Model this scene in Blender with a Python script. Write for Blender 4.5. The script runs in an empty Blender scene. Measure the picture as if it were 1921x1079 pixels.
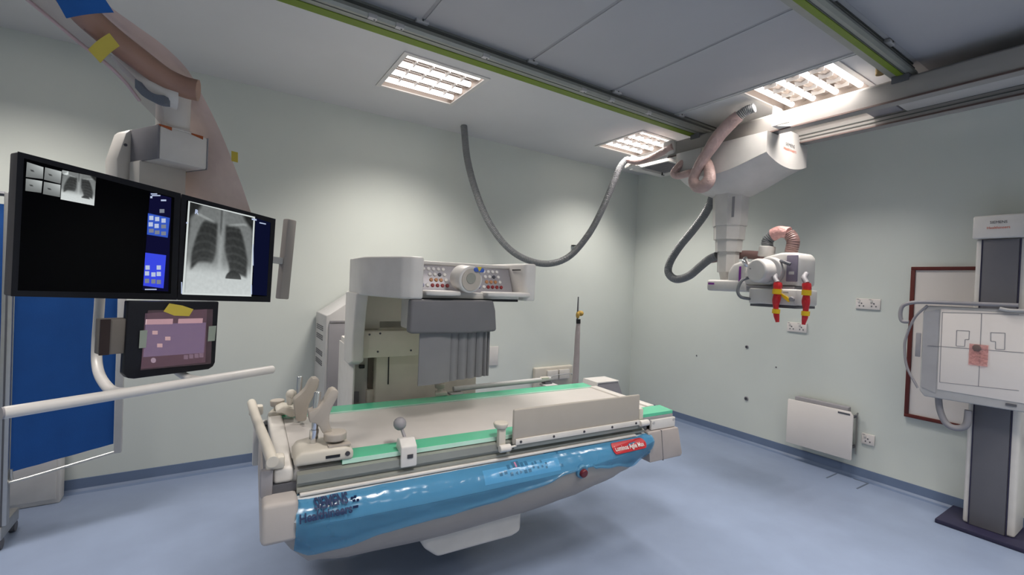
import bpy, bmesh, math, random
from mathutils import Vector, Matrix, noise
random.seed(7)

# ------------------------------------------------------------------ camera
YAW, PITCH, ROLL, FPX = math.radians(32.94), math.radians(-0.661), math.radians(2.253), 856.36
IW, IH, CX, CY = 1921, 1079, 960.5, 539.5
EYE = Vector((0, 0, 1.45))
_f = Vector((math.sin(YAW)*math.cos(PITCH), math.cos(YAW)*math.cos(PITCH), math.sin(PITCH)))
_r0 = Vector((math.cos(YAW), -math.sin(YAW), 0))
_u0 = _r0.cross(_f)
RIGHT = _r0*math.cos(ROLL) + _u0*math.sin(ROLL)
UP = RIGHT.cross(_f)
FWD = _f
scene = bpy.context.scene
COL = scene.collection
cam_data = bpy.data.cameras.new('camera')
cam_data.sensor_width = 36.0
cam_data.lens = FPX/IW*36.0
cam_data.clip_start = 0.02
camera = bpy.data.objects.new('camera', cam_data)
m = Matrix((RIGHT, UP, -FWD)).transposed().to_4x4()
m.translation = EYE
camera.matrix_world = m
COL.objects.link(camera)
scene.camera = camera
scene.view_settings.view_transform = 'Standard'
scene.view_settings.look = 'None'
scene.view_settings.gamma = 1.0
scene.view_settings.use_curve_mapping = False
scene.view_settings.exposure = 0.0
world = bpy.data.worlds.new('room_dark')
scene.world = world
world.use_nodes = True
world.node_tree.nodes['Background'].inputs[0].default_value = (0.5, 0.52, 0.55, 1)
world.node_tree.nodes['Background'].inputs[1].default_value = 0.02
TUBE_POWER = 7.9          # watts of each fluorescent tube in the ceiling lights
TUBE_SPREAD = math.radians(116)

TUBE_COLOR = (1.0, 0.937, 0.878)

# ------------------------------------------------------------------ room size
XB, YA, HC = 4.33, 3.92, 2.83          # right wall, back wall, ceiling height
XL, YN = -2.7, -2.7

# ------------------------------------------------------------------ helpers
def ray(px, py):
    return RIGHT*((px-CX)/FPX) - UP*((py-CY)/FPX) + FWD
def depth(px, py, d):
    return EYE + ray(px, py)*d

class Fr:
    """a local frame; hit() meets the sight line of a photo pixel with one of its planes"""
    def __init__(s, o=(0, 0, 0), X=(1, 0, 0), Z=(0, 0, 1)):
        s.o = Vector(o); s.X = Vector(X).normalized()
        Z = Vector(Z); s.Y = Z.cross(s.X).normalized(); s.Z = s.X.cross(s.Y).normalized()
    def w(s, p):
        return s.o + s.X*p[0] + s.Y*p[1] + s.Z*p[2]
    def l(s, P):
        d = Vector(P) - s.o
        return (d.dot(s.X), d.dot(s.Y), d.dot(s.Z))
    def hit(s, px, py, ax, c):
        A = (s.X, s.Y, s.Z)['xyz'.index(ax)]
        d = ray(px, py)
        t = (c - (EYE - s.o).dot(A))/d.dot(A)
        return s.l(EYE + d*t)
W = Fr()
def yawfr(o, deg):
    a = math.radians(deg)
    return Fr(o, (math.cos(a), math.sin(a), 0))
T = yawfr((1.35, 1.72, 0), -3.3)        # the fluoroscopy table
D = yawfr((-0.13, 1.91, 0), 31)         # the display boom

def lin(c):
    return c/12.92 if c <= 0.04045 else ((c+0.055)/1.055)**2.4
def rgb(h):
    return tuple(lin(int(h[i:i+2], 16)/255) for i in (0, 2, 4)) + (1,)

MATS = {}
def mat(name, color, rough=0.5, metal=0.0, var=0.05, scale=9.0, bump=0.0, bscale=60.0, spec=0.4, coat=0.0):
    if name in MATS: return MATS[name]
    m = bpy.data.materials.new(name); m.use_nodes = True
    nt = m.node_tree; b = nt.nodes['Principled BSDF']
    c = rgb(color)
    b.inputs['Roughness'].default_value = rough
    b.inputs['Metallic'].default_value = metal
    b.inputs['Specular IOR Level'].default_value = spec
    b.inputs['Coat Weight'].default_value = coat
    tc = nt.nodes.new('ShaderNodeTexCoord')
    n = nt.nodes.new('ShaderNodeTexNoise'); n.inputs['Scale'].default_value = scale; n.inputs['Detail'].default_value = 4
    nt.links.new(tc.outputs['Object'], n.inputs['Vector'])
    r = nt.nodes.new('ShaderNodeValToRGB')
    r.color_ramp.elements[0].position = 0.3; r.color_ramp.elements[1].position = 0.7
    r.color_ramp.elements[0].color = tuple(x*(1-var) for x in c[:3])+(1,)
    r.color_ramp.elements[1].color = tuple(min(1, x*(1+var)) for x in c[:3])+(1,)
    nt.links.new(n.outputs['Fac'], r.inputs['Fac'])
    nt.links.new(r.outputs['Color'], b.inputs['Base Color'])
    if bump:
        n2 = nt.nodes.new('ShaderNodeTexNoise'); n2.inputs['Scale'].default_value = bscale; n2.inputs['Detail'].default_value = 3
        nt.links.new(tc.outputs['Object'], n2.inputs['Vector'])
        bp = nt.nodes.new('ShaderNodeBump'); bp.inputs['Strength'].default_value = bump; bp.inputs['Distance'].default_value = 0.01
        nt.links.new(n2.outputs['Fac'], bp.inputs['Height'])
        nt.links.new(bp.outputs['Normal'], b.inputs['Normal'])
    MATS[name] = m
    return m

def emit(name, color, strength=1.0):
    if name in MATS: return MATS[name]
    m = bpy.data.materials.new(name); m.use_nodes = True
    nt = m.node_tree; nt.nodes.clear()
    o = nt.nodes.new('ShaderNodeOutputMaterial'); e = nt.nodes.new('ShaderNodeEmission')
    e.inputs[0].default_value = rgb(color); e.inputs[1].default_value = strength
    nt.links.new(e.outputs[0], o.inputs[0]); MATS[name] = m
    return m

def emit_attr(name, strength=1.0):
    if name in MATS: return MATS[name]
    m = bpy.data.materials.new(name); m.use_nodes = True
    nt = m.node_tree; nt.nodes.clear()
    o = nt.nodes.new('ShaderNodeOutputMaterial'); e = nt.nodes.new('ShaderNodeEmission')
    a = nt.nodes.new('ShaderNodeVertexColor'); a.layer_name = 'picture'
    e.inputs[1].default_value = strength
    nt.links.new(a.outputs[0], e.inputs[0]); nt.links.new(e.outputs[0], o.inputs[0]); MATS[name] = m
    return m

def film(name, tint, color, fac, rough=0.15, bump=0.4, bscale=25.0, spec=0.5):
    """thin plastic foil: tinted see-through mixed with a glossy coloured skin"""
    if name in MATS: return MATS[name]
    m = bpy.data.materials.new(name); m.use_nodes = True
    nt = m.node_tree; b = nt.nodes['Principled BSDF']; out = nt.nodes['Material Output']
    b.inputs['Base Color'].default_value = rgb(color); b.inputs['Roughness'].default_value = rough
    b.inputs['Specular IOR Level'].default_value = spec
    t = nt.nodes.new('ShaderNodeBsdfTransparent'); t.inputs[0].default_value = rgb(tint)
    mx = nt.nodes.new('ShaderNodeMixShader')
    tc = nt.nodes.new('ShaderNodeTexCoord')
    n = nt.nodes.new('ShaderNodeTexNoise'); n.inputs['Scale'].default_value = bscale*0.35; n.inputs['Detail'].default_value = 3
    nt.links.new(tc.outputs['Object'], n.inputs['Vector'])
    mr = nt.nodes.new('ShaderNodeMapRange'); mr.inputs[1].default_value = 0.3; mr.inputs[2].default_value = 0.7
    mr.inputs[3].default_value = fac*0.85; mr.inputs[4].default_value = min(1, fac*1.15)
    nt.links.new(n.outputs['Fac'], mr.inputs[0]); nt.links.new(mr.outputs[0], mx.inputs[0])
    nt.links.new(t.outputs[0], mx.inputs[1]); nt.links.new(b.outputs[0], mx.inputs[2])
    nt.links.new(mx.outputs[0], out.inputs[0])
    n2 = nt.nodes.new('ShaderNodeTexNoise'); n2.inputs['Scale'].default_value = bscale; n2.inputs['Detail'].default_value = 2
    nt.links.new(tc.outputs['Object'], n2.inputs['Vector'])
    bp = nt.nodes.new('ShaderNodeBump'); bp.inputs['Strength'].default_value = bump; bp.inputs['Distance'].default_value = 0.02
    nt.links.new(n2.outputs['Fac'], bp.inputs['Height']); nt.links.new(bp.outputs['Normal'], b.inputs['Normal'])
    MATS[name] = m
    return m

def catmull(pts, n=8):
    pts = [Vector(p) for p in pts]
    if len(pts) < 3: return pts
    P = [pts[0]*2-pts[1]] + pts + [pts[-1]*2-pts[-2]]
    out = []
    for i in range(1, len(P)-2):
        for k in range(n):
            t = k/n
            a, b, c, d = P[i-1], P[i], P[i+1], P[i+2]
            out.append(0.5*((2*b)+(c-a)*t+(2*a-5*b+4*c-d)*t*t+(3*b-a-3*c+d)*t**3))
    out.append(pts[-1])
    return out

class MB:
    """collects shapes given in the frame's coordinates; build() links them as ONE mesh object"""
    def __init__(s, fr=W):
        s.fr = fr; s.v = []; s.f = []; s.sm = []
    def add(s, vs, fs, smooth=False):
        o = len(s.v); s.v += [Vector(p) for p in vs]
        for f in fs:
            s.f.append(tuple(i+o for i in f)); s.sm.append(smooth)
        return s
    def box(s, x0, x1, y0, y1, z0, z1, bev=0.0, seg=2):
        if x1 < x0: x0, x1 = x1, x0
        if y1 < y0: y0, y1 = y1, y0
        if z1 < z0: z0, z1 = z1, z0
        vs = [(x, y, z) for x in (x0, x1) for y in (y0, y1) for z in (z0, z1)]
        fs = [(0, 1, 3, 2), (4, 6, 7, 5), (0, 4, 5, 1), (2, 3, 7, 6), (0, 2, 6, 4), (1, 5, 7, 3)]
        return s.solid(vs, fs, bev, seg)
    def solid(s, vs, fs, bev=0.0, seg=2, angle=30):
        if bev <= 0: return s.add(vs, fs)
        bm = bmesh.new()
        bv = [bm.verts.new(p) for p in vs]
        for f in fs: bm.faces.new([bv[i] for i in f])
        bmesh.ops.recalc_face_normals(bm, faces=bm.faces)
        ed = [e for e in bm.edges if len(e.link_faces) == 2 and e.calc_face_angle(0) > math.radians(angle)]
        bmesh.ops.bevel(bm, geom=ed, offset=bev, segments=seg, profile=0.5, affect='EDGES', clamp_overlap=True)
        bm.verts.index_update()
        s.add([v.co.copy() for v in bm.verts], [[v.index for v in f.verts] for f in bm.faces], True)
        bm.free()
        return s
    def prism(s, poly, ax, a, b, bev=0.0, seg=2, angle=30):
        """poly: 2-D points in the two other axes, in xyz order"""
        i = 'xyz'.index(ax); n = len(poly)
        def p(q, c):
            q = list(q); q.insert(i, c); return q
        vs = [p(q, a) for q in poly] + [p(q, b) for q in poly]
        fs = [tuple(range(n)), tuple(range(2*n-1, n-1, -1))] + [(k, (k+1) % n, n+(k+1) % n, n+k) for k in range(n)]
        return s.solid(vs, fs, bev, seg, angle)
    def ring(s, c, ax, r, seg, up=None):
        ax = ax.normalized()
        t = up if up is not None else (Vector((0, 0, 1)) if abs(ax.z) < 0.9 else Vector((1, 0, 0)))
        e1 = (t - ax*t.dot(ax)).normalized(); e2 = ax.cross(e1)
        return [c + e1*math.cos(2*math.pi*k/seg)*r + e2*math.sin(2*math.pi*k/seg)*r for k in range(seg)]
    def loft(s, rings, caps=True, smooth=True, closed=True):
        n = len(rings[0]); vs = [p for r in rings for p in r]; fs = []
        for i in range(len(rings)-1):
            for k in range(n if closed else n-1):
                k2 = (k+1) % n
                fs.append((i*n+k, i*n+k2, (i+1)*n+k2, (i+1)*n+k))
        s.add(vs, fs, smooth)
        if caps and closed:
            s.add(rings[0], [tuple(range(n-1, -1, -1))]); s.add(rings[-1], [tuple(range(n))])
        return s
    def cyl(s, p0, p1, r0, r1=None, seg=20, round_=0.0):
        p0, p1 = Vector(p0), Vector(p1); a = p1-p0; L = a.length; r1 = r0 if r1 is None else r1; n = a.normalized()
        if round_ > 0:
            q = min(round_, r0*0.9, r1*0.9, L*0.45); st = []
            for k in range(4):
                t = math.pi/2*k/3; st.append((q*(1-math.sin(t)), r0-q*(1-math.cos(t))))
            st = [(q*(1-math.sin(math.pi/2*k/3)), r0-q*(1-math.cos(math.pi/2*k/3))) for k in (3, 2, 1, 0)]
            st = [(q*(1-math.cos(math.pi/2*k/3)), r0-q*(1-math.sin(math.pi/2*k/3))) for k in range(4)]
            en = [(L-q*(1-math.cos(math.pi/2*k/3)), r1-q*(1-math.sin(math.pi/2*k/3))) for k in (3, 2, 1, 0)]
            prof = st+en
        else:
            prof = [(0, r0), (L, r1)]
        return s.loft([s.ring(p0+n*t, a, r, seg) for t, r in prof])
    def tube(s, pts, r, seg=12, n=8, ribs=0.0, pitch=0.012, caps=True, smooth_path=True, wob=0.0):
        P = catmull(pts, n) if smooth_path else [Vector(p) for p in pts]
        if ribs:
            Q = []; 
            L = [0]
            for a, b in zip(P, P[1:]): L.append(L[-1]+(b-a).length)
            m_ = max(8, int(L[-1]/pitch*2)); j = 0
            for k in range(m_+1):
                d = L[-1]*k/m_
                while j < len(L)-2 and L[j+1] < d: j += 1
                t = (d-L[j])/max(1e-9, L[j+1]-L[j]); Q.append(P[j].lerp(P[j+1], t))
            P = Q
        rr = r if callable(r) else (lambda t: r)
        rings = []; e = None
        for k, p in enumerate(P):
            a = (P[min(k+1, len(P)-1)]-P[max(k-1, 0)]).normalized()
            if e is None:
                t = Vector((0, 0, 1)) if abs(a.z) < 0.9 else Vector((1, 0, 0)); e = (t-a*t.dot(a)).normalized()
            else: e = (e-a*e.dot(a)).normalized()
            e2 = a.cross(e); q = rr(k/(len(P)-1))
            if ribs: q *= (1+ribs) if k % 2 else (1-ribs)
            ring = []
            for j in range(seg):
                th = 2*math.pi*j/seg
                qq = q*(1+wob*noise.noise(Vector((p.x*9+math.cos(th), p.y*9+math.sin(th), p.z*9)))) if wob else q
                ring.append(p+e*math.cos(th)*qq+e2*math.sin(th)*qq)
            rings.append(ring)
        return s.loft(rings, caps)
    def ball(s, c, r, seg=14, sc=(1, 1, 1)):
        c = Vector(c); rings = []
        for i in range(1, seg//2):
            t = math.pi*i/(seg//2)
            rings.append([c+Vector((math.sin(t)*math.cos(2*math.pi*k/seg)*r*sc[0], math.sin(t)*math.sin(2*math.pi*k/seg)*r*sc[1], math.cos(t)*r*sc[2])) for k in range(seg)])
        return s.loft(rings)
    def build(s, name, m, parent=None, label=None, kind=None, recalc=True):
        wv = [s.fr.w(p) for p in s.v]
        lo = Vector((min(p.x for p in wv), min(p.y for p in wv), min(p.z for p in wv)))
        hi = Vector((max(p.x for p in wv), max(p.y for p in wv), max(p.z for p in wv)))
        org = Vector(((lo.x+hi.x)/2, (lo.y+hi.y)/2, lo.z))
        me = bpy.data.meshes.new(name)
        me.from_pydata([p-org for p in wv], [], s.f)
        me.polygons.foreach_set('use_smooth', s.sm)
        if recalc:
            bm = bmesh.new(); bm.from_mesh(me); bmesh.ops.recalc_face_normals(bm, faces=bm.faces); bm.to_mesh(me); bm.free()
        if any(s.sm):
            try: me.set_sharp_from_angle(angle=math.radians(38))
            except Exception: pass
        me.materials.append(m)
        o = bpy.data.objects.new(name, me); COL.objects.link(o)
        o.location = org - (world_loc(parent) if parent else Vector())
        o.parent = parent
        if label: o['label'] = label
        if kind: o['kind'] = kind
        return o

def world_loc(o):
    v = Vector()
    while o: v += o.location; o = o.parent
    return v
def tag(o, label, cat, group=None):
    o['label'] = label; o['category'] = cat
    if group: o['group'] = group
    return o
def thing(name, label, cat, loc, group=None):
    o = bpy.data.objects.new(name, None); COL.objects.link(o); o.location = loc; o.empty_display_size = 0.1
    return tag(o, label, cat, group)
def copy_tree(o, parent=None):
    c = o.copy(); COL.objects.link(c); c.parent = parent
    for ch in list(o.children): copy_tree(ch, c)
    return c
def struct(o):
    o['kind'] = 'structure'; return o

def text_poly(s, size, bold=0.0):
    """letters as flat faces: returns (verts2d, faces) centred on the origin"""
    cu = bpy.data.curves.new('lettering', 'FONT'); cu.body = s; cu.size = size; cu.align_x = 'CENTER'; cu.align_y = 'CENTER'
    cu.resolution_u = 3; cu.offset = bold
    ob = bpy.data.objects.new('lettering', cu); COL.objects.link(ob)
    dg = bpy.context.evaluated_depsgraph_get(); dg.update()
    me = bpy.data.meshes.new_from_object(ob.evaluated_get(dg))
    vs = [(v.co.x, v.co.y) for v in me.vertices]; fs = [tuple(p.vertices) for p in me.polygons]
    bpy.data.objects.remove(ob); bpy.data.curves.remove(cu); bpy.data.meshes.remove(me)
    return vs, fs

# ------------------------------------------------------------------ materials
M_wall = mat('pale_green_wall_paint', 'ccd1cb', 0.55, var=0.02, scale=2.0, bump=0.03, bscale=250)
M_ceil = mat('white_ceiling_paint', 'c9c9c9', 0.8, var=0.02, scale=2.0)
M_panel = mat('grey_white_ceiling_panel', 'a6a6a9', 0.7, var=0.02, scale=3.0)
M_joint = mat('ceiling_joint', '939395', 0.7)
M_floor = mat('blue_vinyl_floor', '7e8ba3', 0.34, var=0.05, scale=5.0, bump=0.015, bscale=400, spec=0.35)
M_skirt = mat('slate_blue_skirting', '64748f', 0.4, var=0.03)
M_white = mat('white_coated_metal', 'cfccc8', 0.4)
M_warm = mat('warm_white_plastic', 'cecac4', 0.42)
M_cream = mat('cream_enamel', 'c6c0b4', 0.45)
M_grey = mat('mid_grey_plastic', '8e8c90', 0.5)
M_lgrey = mat('light_grey_plastic', 'b4b3b2', 0.45)
M_dgrey = mat('dark_grey_plastic', '55565c', 0.5)
M_black = mat('black_plastic', '17181c', 0.35)
M_alu = mat('brushed_aluminium', 'b8b8b6', 0.35, metal=0.85, var=0.04, scale=30)
M_chrome = mat('polished_chrome', 'd8d8da', 0.12, metal=1.0, var=0.01)
M_rail = mat('grey_rail_aluminium', '94968f', 0.45, metal=0.35)
M_raildk = mat('rail_groove', '4a4c49', 0.6)
M_lime = mat('lime_green_strip', '687c1e', 0.5)
M_green = mat('sea_green_glass_strip', '5cbf98', 0.16, var=0.04, spec=0.6)
M_pad = mat('pale_tabletop_laminate', 'c8c3be', 0.4, var=0.02)
M_hull = mat('taupe_grey_cover', '98928d', 0.5, var=0.02)
M_guard = mat('taupe_board', 'a39d94', 0.5, var=0.02)
M_beam = mat('grey_beam_paint', '918e8b', 0.5, var=0.02)
M_apron = mat('grey_lead_rubber', '6b6b6e', 0.55, var=0.04)
M_apron2 = mat('grey_rubber_flap', '7a7a7d', 0.5, var=0.04)
M_hose = mat('grey_corrugated_hose', '77797b', 0.45)
M_pinkhose = film('pink_wrapped_hose_film', 'e0a8a0', 'c9a199', 0.78, 0.22, 0.5, 30)
M_blue = mat('royal_blue_screen_fabric', '04468a', 0.7, var=0.06, bump=0.1, bscale=300)
M_tapeb = mat('blue_cloth_tape', '0b57a0', 0.6)
M_tapey = mat('yellow_tape', 'c9b445', 0.55)
M_tapeg = mat('grey_green_tape', '8f988c', 0.6)
M_red = mat('red_warning_wrap', 'c5242c', 0.4, bump=0.5, bscale=70)
M_yel = mat('yellow_tape_bright', 'e0b81c', 0.45)
M_purple = mat('violet_marking', '7a2a8c', 0.5)
M_orange = mat('orange_brown_clip', '9b4a1c', 0.5)
M_maroon = mat('maroon_wood_trim', '5a221d', 0.5)
M_board = mat('white_board_enamel', 'dcd6d1', 0.3, var=0.01)
M_coldk = mat('charcoal_column_cover', '626268', 0.45, var=0.03)
M_navy = mat('navy_seal', '26243c', 0.5)
M_ink = mat('dark_ink', '3c3c42', 0.6)
M_inkorange = mat('orange_ink', 'd0603c', 0.6)
M_pinkfilm = film('pink_plastic_sheet', 'f0ddd8', 'e2cbc4', 0.72, 0.25, 0.35, 14)
M_clearfilm = film('clear_plastic_sheet', 'ece4e2', 'b9b4b4', 0.22, 0.2, 0.35, 14)
M_bluefilm = film('blue_plastic_film', 'a2d0e8', '5799c2', 0.40, 0.16, 0.45, 9, 0.9)
M_tube = emit('fluorescent_tube', 'fff6f2', 4.0)
M_louvre = mat('bright_louvre_aluminium', '9c9188', 0.4, metal=0.2)

# ------------------------------------------------------------------ setting
def slab_with_holes(name, x0, x1, y0, y1, z0, z1, holes, m):
    xs = sorted({x0, x1} | {h[i] for h in holes for i in (0, 1)}); ys = sorted({y0, y1} | {h[i] for h in holes for i in (2, 3)})
    b = MB()
    for xa, xb in zip(xs, xs[1:]):
        for ya, yb in zip(ys, ys[1:]):
            cx, cy = (xa+xb)/2, (ya+yb)/2
            if any(h[0] < cx < h[1] and h[2] < cy < h[3] for h in holes): continue
            b.box(xa, xb, ya, yb, z0, z1)
    return struct(b.build(name, m))

LIGHTS = [  # centre x, y, tube axis, label
    (1.225, 3.03, 'x', 'square louvre light in the plain ceiling left of the long hanging hose'),
    (3.40, 3.08, 'x', 'square louvre light in the ceiling corner behind the hose clamp'),
    (3.30, 1.55, 'x', 'square louvre light beside the ceiling crane beam, nearest the lime striped rail'),
    (-0.98, 3.03, 'x', 'square louvre ceiling light above the blue folding screen'),
    (-0.98, 0.6, 'x', 'added unseen louvre ceiling light over the floor left of the monitors'),  # out of view, added as fill from the camera side
    (1.0, 0.6, 'x', 'added unseen louvre ceiling light over the open floor in front of the table'),  # unseen fixture added to brighten the tower and table fronts
    (2.55, -0.25, 'x', 'added unseen louvre ceiling light over the floor in front of the bucky stand'),  # unseen, added to light the bucky stand
    (-0.98, -1.3, 'x', 'added unseen louvre ceiling light in the near left corner of the room'),  # near row behind the camera, added for fill light
    (1.22, -1.3, 'x', 'added unseen louvre ceiling light near the middle of the near wall'),  # also added out of view for fill
    (3.34, -1.3, 'x', 'added unseen louvre ceiling light in the near right corner of the room'),  # likewise an added fixture, only there for its light
]
HS = 0.29
holes = [(x-HS+.005, x+HS-.005, y-HS+.005, y+HS-.005) for x, y, a, l in LIGHTS]
struct(MB().box(XL, XB, YN, YA, -0.1, 0).build('floor', M_floor))
slab_with_holes('ceiling', XL, XB, YN, YA, HC, HC+0.12, holes, M_ceil)
ceiling = bpy.data.objects['ceiling']
struct(MB().box(XL-.1, XB+.1, YA, YA+.1, -0.1, HC+0.12).build('wall_back', M_wall))
struct(MB().box(XB, XB+.1, YN, YA, -0.1, HC+0.12).build('wall_right', M_wall))
struct(MB().box(XL-.1, XL, YN, YA, -0.1, HC+0.12).build('wall_left', M_wall))
struct(MB().box(XL-.1, XB+.1, YN-.1, YN, -0.1, HC+0.12).build('wall_front', M_wall))
# coved skirting: a quarter round at the foot and a flat band
def skirting(name, ax):
    prof = [(0, 0.0), (0.045, 0.0), (0.022, 0.008), (0.010, 0.022), (0.007, 0.085), (0, 0.085)]
    b = MB()
    if ax == 'back':
        b.prism([(YA-d, z) for d, z in prof], 'x', XL, XB)
    else:
        b.prism([(XB-d, z) for d, z in prof], 'y', YN, YA)
    struct(b.build(name, M_skirt))
skirting('baseboard_back', 'back'); skirting('baseboard_right', 'right')

# ceiling panels between the two rails, each its own piece
RAIL_A, RAIL_B = (2.325, 2.455), (0.985, 1.088)      # the two rails, from y to y
for a, b_ in ((-1.99, -1.27), (-1.25, -0.55), (-0.53, 0.17), (0.19, 0.870), (0.890, 1.573), (1.593, 2.278), (2.298, 2.970)):
    MB().box(a, b_, RAIL_B[1]+.004, RAIL_A[0]+.03, HC-0.012, HC, 0.002, 1).build('ceiling_panel', M_panel, ceiling)
for x in (-1.26, -.54, .18, .88, 1.583, 2.288):
    MB().box(x-.011, x+.011, RAIL_B[1]+.004, RAIL_A[0]+.03, HC-0.008, HC).build('joint_strip', M_joint, ceiling)
for a, b_ in ((2.976, 2.986), (2.998, 3.006)):
    MB().box(a, b_, RAIL_B[1]+.004, RAIL_A[0]+.03, HC-0.020, HC, 0.002, 1).build('ceiling_trim', M_ceil, ceiling)
for a, b_ in ((-0.66, 0.12), (0.13, 0.68), (1.32, 2.15), (2.16, 3.9)):
    MB().box(a, b_, 0.09, RAIL_B[0]-.004, HC-0.012, HC, 0.002, 1).build('ceiling_panel', M_panel, ceiling)

# ------------------------------------------------------------------ ceiling lights
def ceiling_light(x, y, axis, label):
    t = thing('ceiling_light', label, 'ceiling light', (x, y, HC), 'square louvre ceiling lights')
    b = MB(Fr((x, y, HC), (1, 0, 0) if axis == 'x' else (0, 1, 0)))
    h = HS
    f = MB(b.fr)
    for q in ((-h-.012, h+.012, -h-.012, -h+.018), (-h-.012, h+.012, h-.018, h+.012), (-h-.012, -h+.018, -h+.018, h-.018), (h-.018, h+.012, -h+.018, h-.018)):
        f.box(*q, -0.008, 0.0)
    f.build('frame', M_white, t)
    r = MB(b.fr)
    r.box(-h+.006, h-.006, -h+.006, h-.006, 0.095, 0.1)
    for s_ in (-1, 1):
        r.box(-h+.006, h-.006, s_*(h-.008)-.001, s_*(h-.008)+.001, 0.0, 0.095)
        r.box(s_*(h-.008)-.001, s_*(h-.008)+.001, -h+.006, h-.006, 0.0, 0.095)
    r.build('reflector_tray', M_louvre, t)
    ys = (-0.215, -0.072, 0.072, 0.215)
    for k, yy in enumerate(ys):
        MB(b.fr).cyl((-h+.025, yy, 0.026), (h-.025, yy, 0.026), 0.0185, seg=12).build('tube', M_tube, t)
        ld = bpy.data.lights.new('tube_glow', 'AREA'); ld.shape = 'RECTANGLE'; ld.size = 0.51; ld.size_y = 0.036
        ld.energy = TUBE_POWER*.75; ld.color = TUBE_COLOR; ld.spread = TUBE_SPREAD
        lo = bpy.data.objects.new('tube_glow', ld); COL.objects.link(lo); lo.parent = t
        p = b.fr.w((0, yy, 0.004)); lo.location = p - Vector((x, y, HC))
        lo.rotation_euler = (0, 0, 0 if axis == 'x' else math.pi/2)
    # reflector troughs between the tubes and small cross blades
    for yy in (-0.1435, 0.0, 0.1435):
        MB(b.fr).prism([(yy-.042, 0.060), (yy+.042, 0.060), (yy+.020, 0.034), (yy, 0.028), (yy-.020, 0.034)], 'x', -h+.012, h-.012).build('reflector_trough', M_louvre, t)
        for k in range(4):
            xx = -0.174+0.116*k
            MB(b.fr).prism([(yy-.040, 0.010), (yy+.040, 0.010), (yy+.044, 0.045), (yy, 0.032), (yy-.044, 0.045)], 'x', xx-.003, xx+.003).build('cross_blade', M_white, t)
    return t
for L in LIGHTS: ceiling_light(*L)

# ------------------------------------------------------------------ ceiling rails
def ceiling_rail(y0, y1, l0, l1, x1, clips, joins, label):
    """shallow aluminium profile along x under the ceiling with a lime strip on its lower face"""
    t = thing('ceiling_rail', label, 'rail', (1.2, (y0+y1)/2, HC-0.09), 'lime striped ceiling rails')
    x0 = -1.9
    f = Fr((0, 0, HC), (1, 0, 0))
    b = MB(f)
    b.prism([(y0+.032, 0), (y0+.026, -.022), (y0+.020, -.030), (y0+.020, -.046), (y0+.006, -.054), (y0, -.075), (y0+.012, -.088), (y1, -.090), (y1, 0)], 'x', x0, x1)
    b.build('profile', M_rail, t)
    MB(f).box(x0, x1, y0+.0175, y0+.021, -.047, -.030).build('groove', M_raildk, t)
    MB(f).box(x0, x1, y0+.0255, y0+.031, -.008, -.001).build('shadow_gap', M_raildk, t)
    MB(f).box(x0, x1, y0+.030, y0+.034, -.0905, -.0885).build('seam', M_raildk, t)
    MB(f).box(x0, x1, l0, l1, -.094, -.0885, .001, 1).build('lime_strip', M_lime, t)
    for x in clips:
        k = MB(f).box(x-.035, x+.035, y0-.002, y0+.028, -.026, -.003, .004).build('mounting_clip', M_lgrey, t)
        MB(f).cyl((x, y0-.002, -.014), (x, y0-.004, -.014), .006, seg=8).build('screw', M_raildk, k)
    for x in joins:
        k = MB(f).box(x-.022, x+.022, y0-.001, y0+.028, -.092, -.070, .003).build('rail_joiner', M_lgrey, t)
        MB(f).cyl((x+.01, y0+.014, -.092), (x+.01, y0+.014, -.0935), .005, seg=8).build('screw', M_raildk, k)
    return t
ceiling_rail(*RAIL_A, 2.395, 2.455, 4.25, (0.2, 0.88, 1.60, 2.33, 3.03), (0.62, 0.76, 1.27, 2.02, 2.28, 2.66), 'long grey ceiling rail with lime strip running past the plain ceiling light')
ceiling_rail(*RAIL_B, 1.022, 1.054, 3.40, (1.6, 2.33, 3.0), (), 'grey ceiling rail with lime strip at upper right, ending at the crane beam')

# ------------------------------------------------------------------ crane bridge
br = thing('crane_bridge', 'grey two beam bridge hung under the ceiling rails, carrying the x-ray crane', 'bridge', (3.5, 1.2, 2.6))
MB().prism([(3.30, 2.60), (3.30, 2.715), (3.335, 2.735), (3.40, 2.735), (3.40, 2.60)], 'y', -0.9, 2.66, .004).build('beam', M_beam, br)
MB().box(3.292, 3.30, -0.9, 2.66, 2.592, 2.602).build('beam_lip', mat('brown_beam_lip', '564643', .5), br)
MB().prism([(3.70, 2.60), (3.70, 2.68), (3.735, 2.735), (3.80, 2.735), (3.80, 2.60)], 'y', -0.9, 2.5, .004).build('beam', M_beam, br)
for z in (2.622, 2.648):
    MB().box(3.695, 3.702, -0.9, 2.4, z, z+.006).build('beam_groove', M_raildk, br)
MB().box(3.692, 3.70, -0.9, 2.4, 2.592, 2.602).build('beam_lip', mat('brown_beam_lip', '564643', .5), br)
MB().box(3.41, 3.69, -0.9, 1.12, 2.645, 2.70, .01).build('cable_tray', M_lgrey, br)
MB().box(3.40, 3.70, 1.14, 1.30, 2.66, 2.71, .006).build('cross_piece', M_grey, br)
MB().box(3.31, 3.36, 2.66, 3.17, 2.615, 2.65, .008).build('hose_arm', M_lgrey, br)
MB().cyl((3.335, 3.15, 2.60), (3.335, 3.15, 2.67), .035, round_=.008).build('arm_end_cap', M_white, br)
MB().box(3.26, 3.42, 2.58, 2.70, 2.62, 2.74, .03, 3).build('beam_end_cover', M_white, br)
for x in (3.33, 3.75):
    for y in ((2.39, 1.037) if x < 3.5 else (2.39,)):
        MB().box(x-.04, x+.04, y-.04, y+.04, 2.70, 2.7385).build('trolley', M_dgrey, br)
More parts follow.
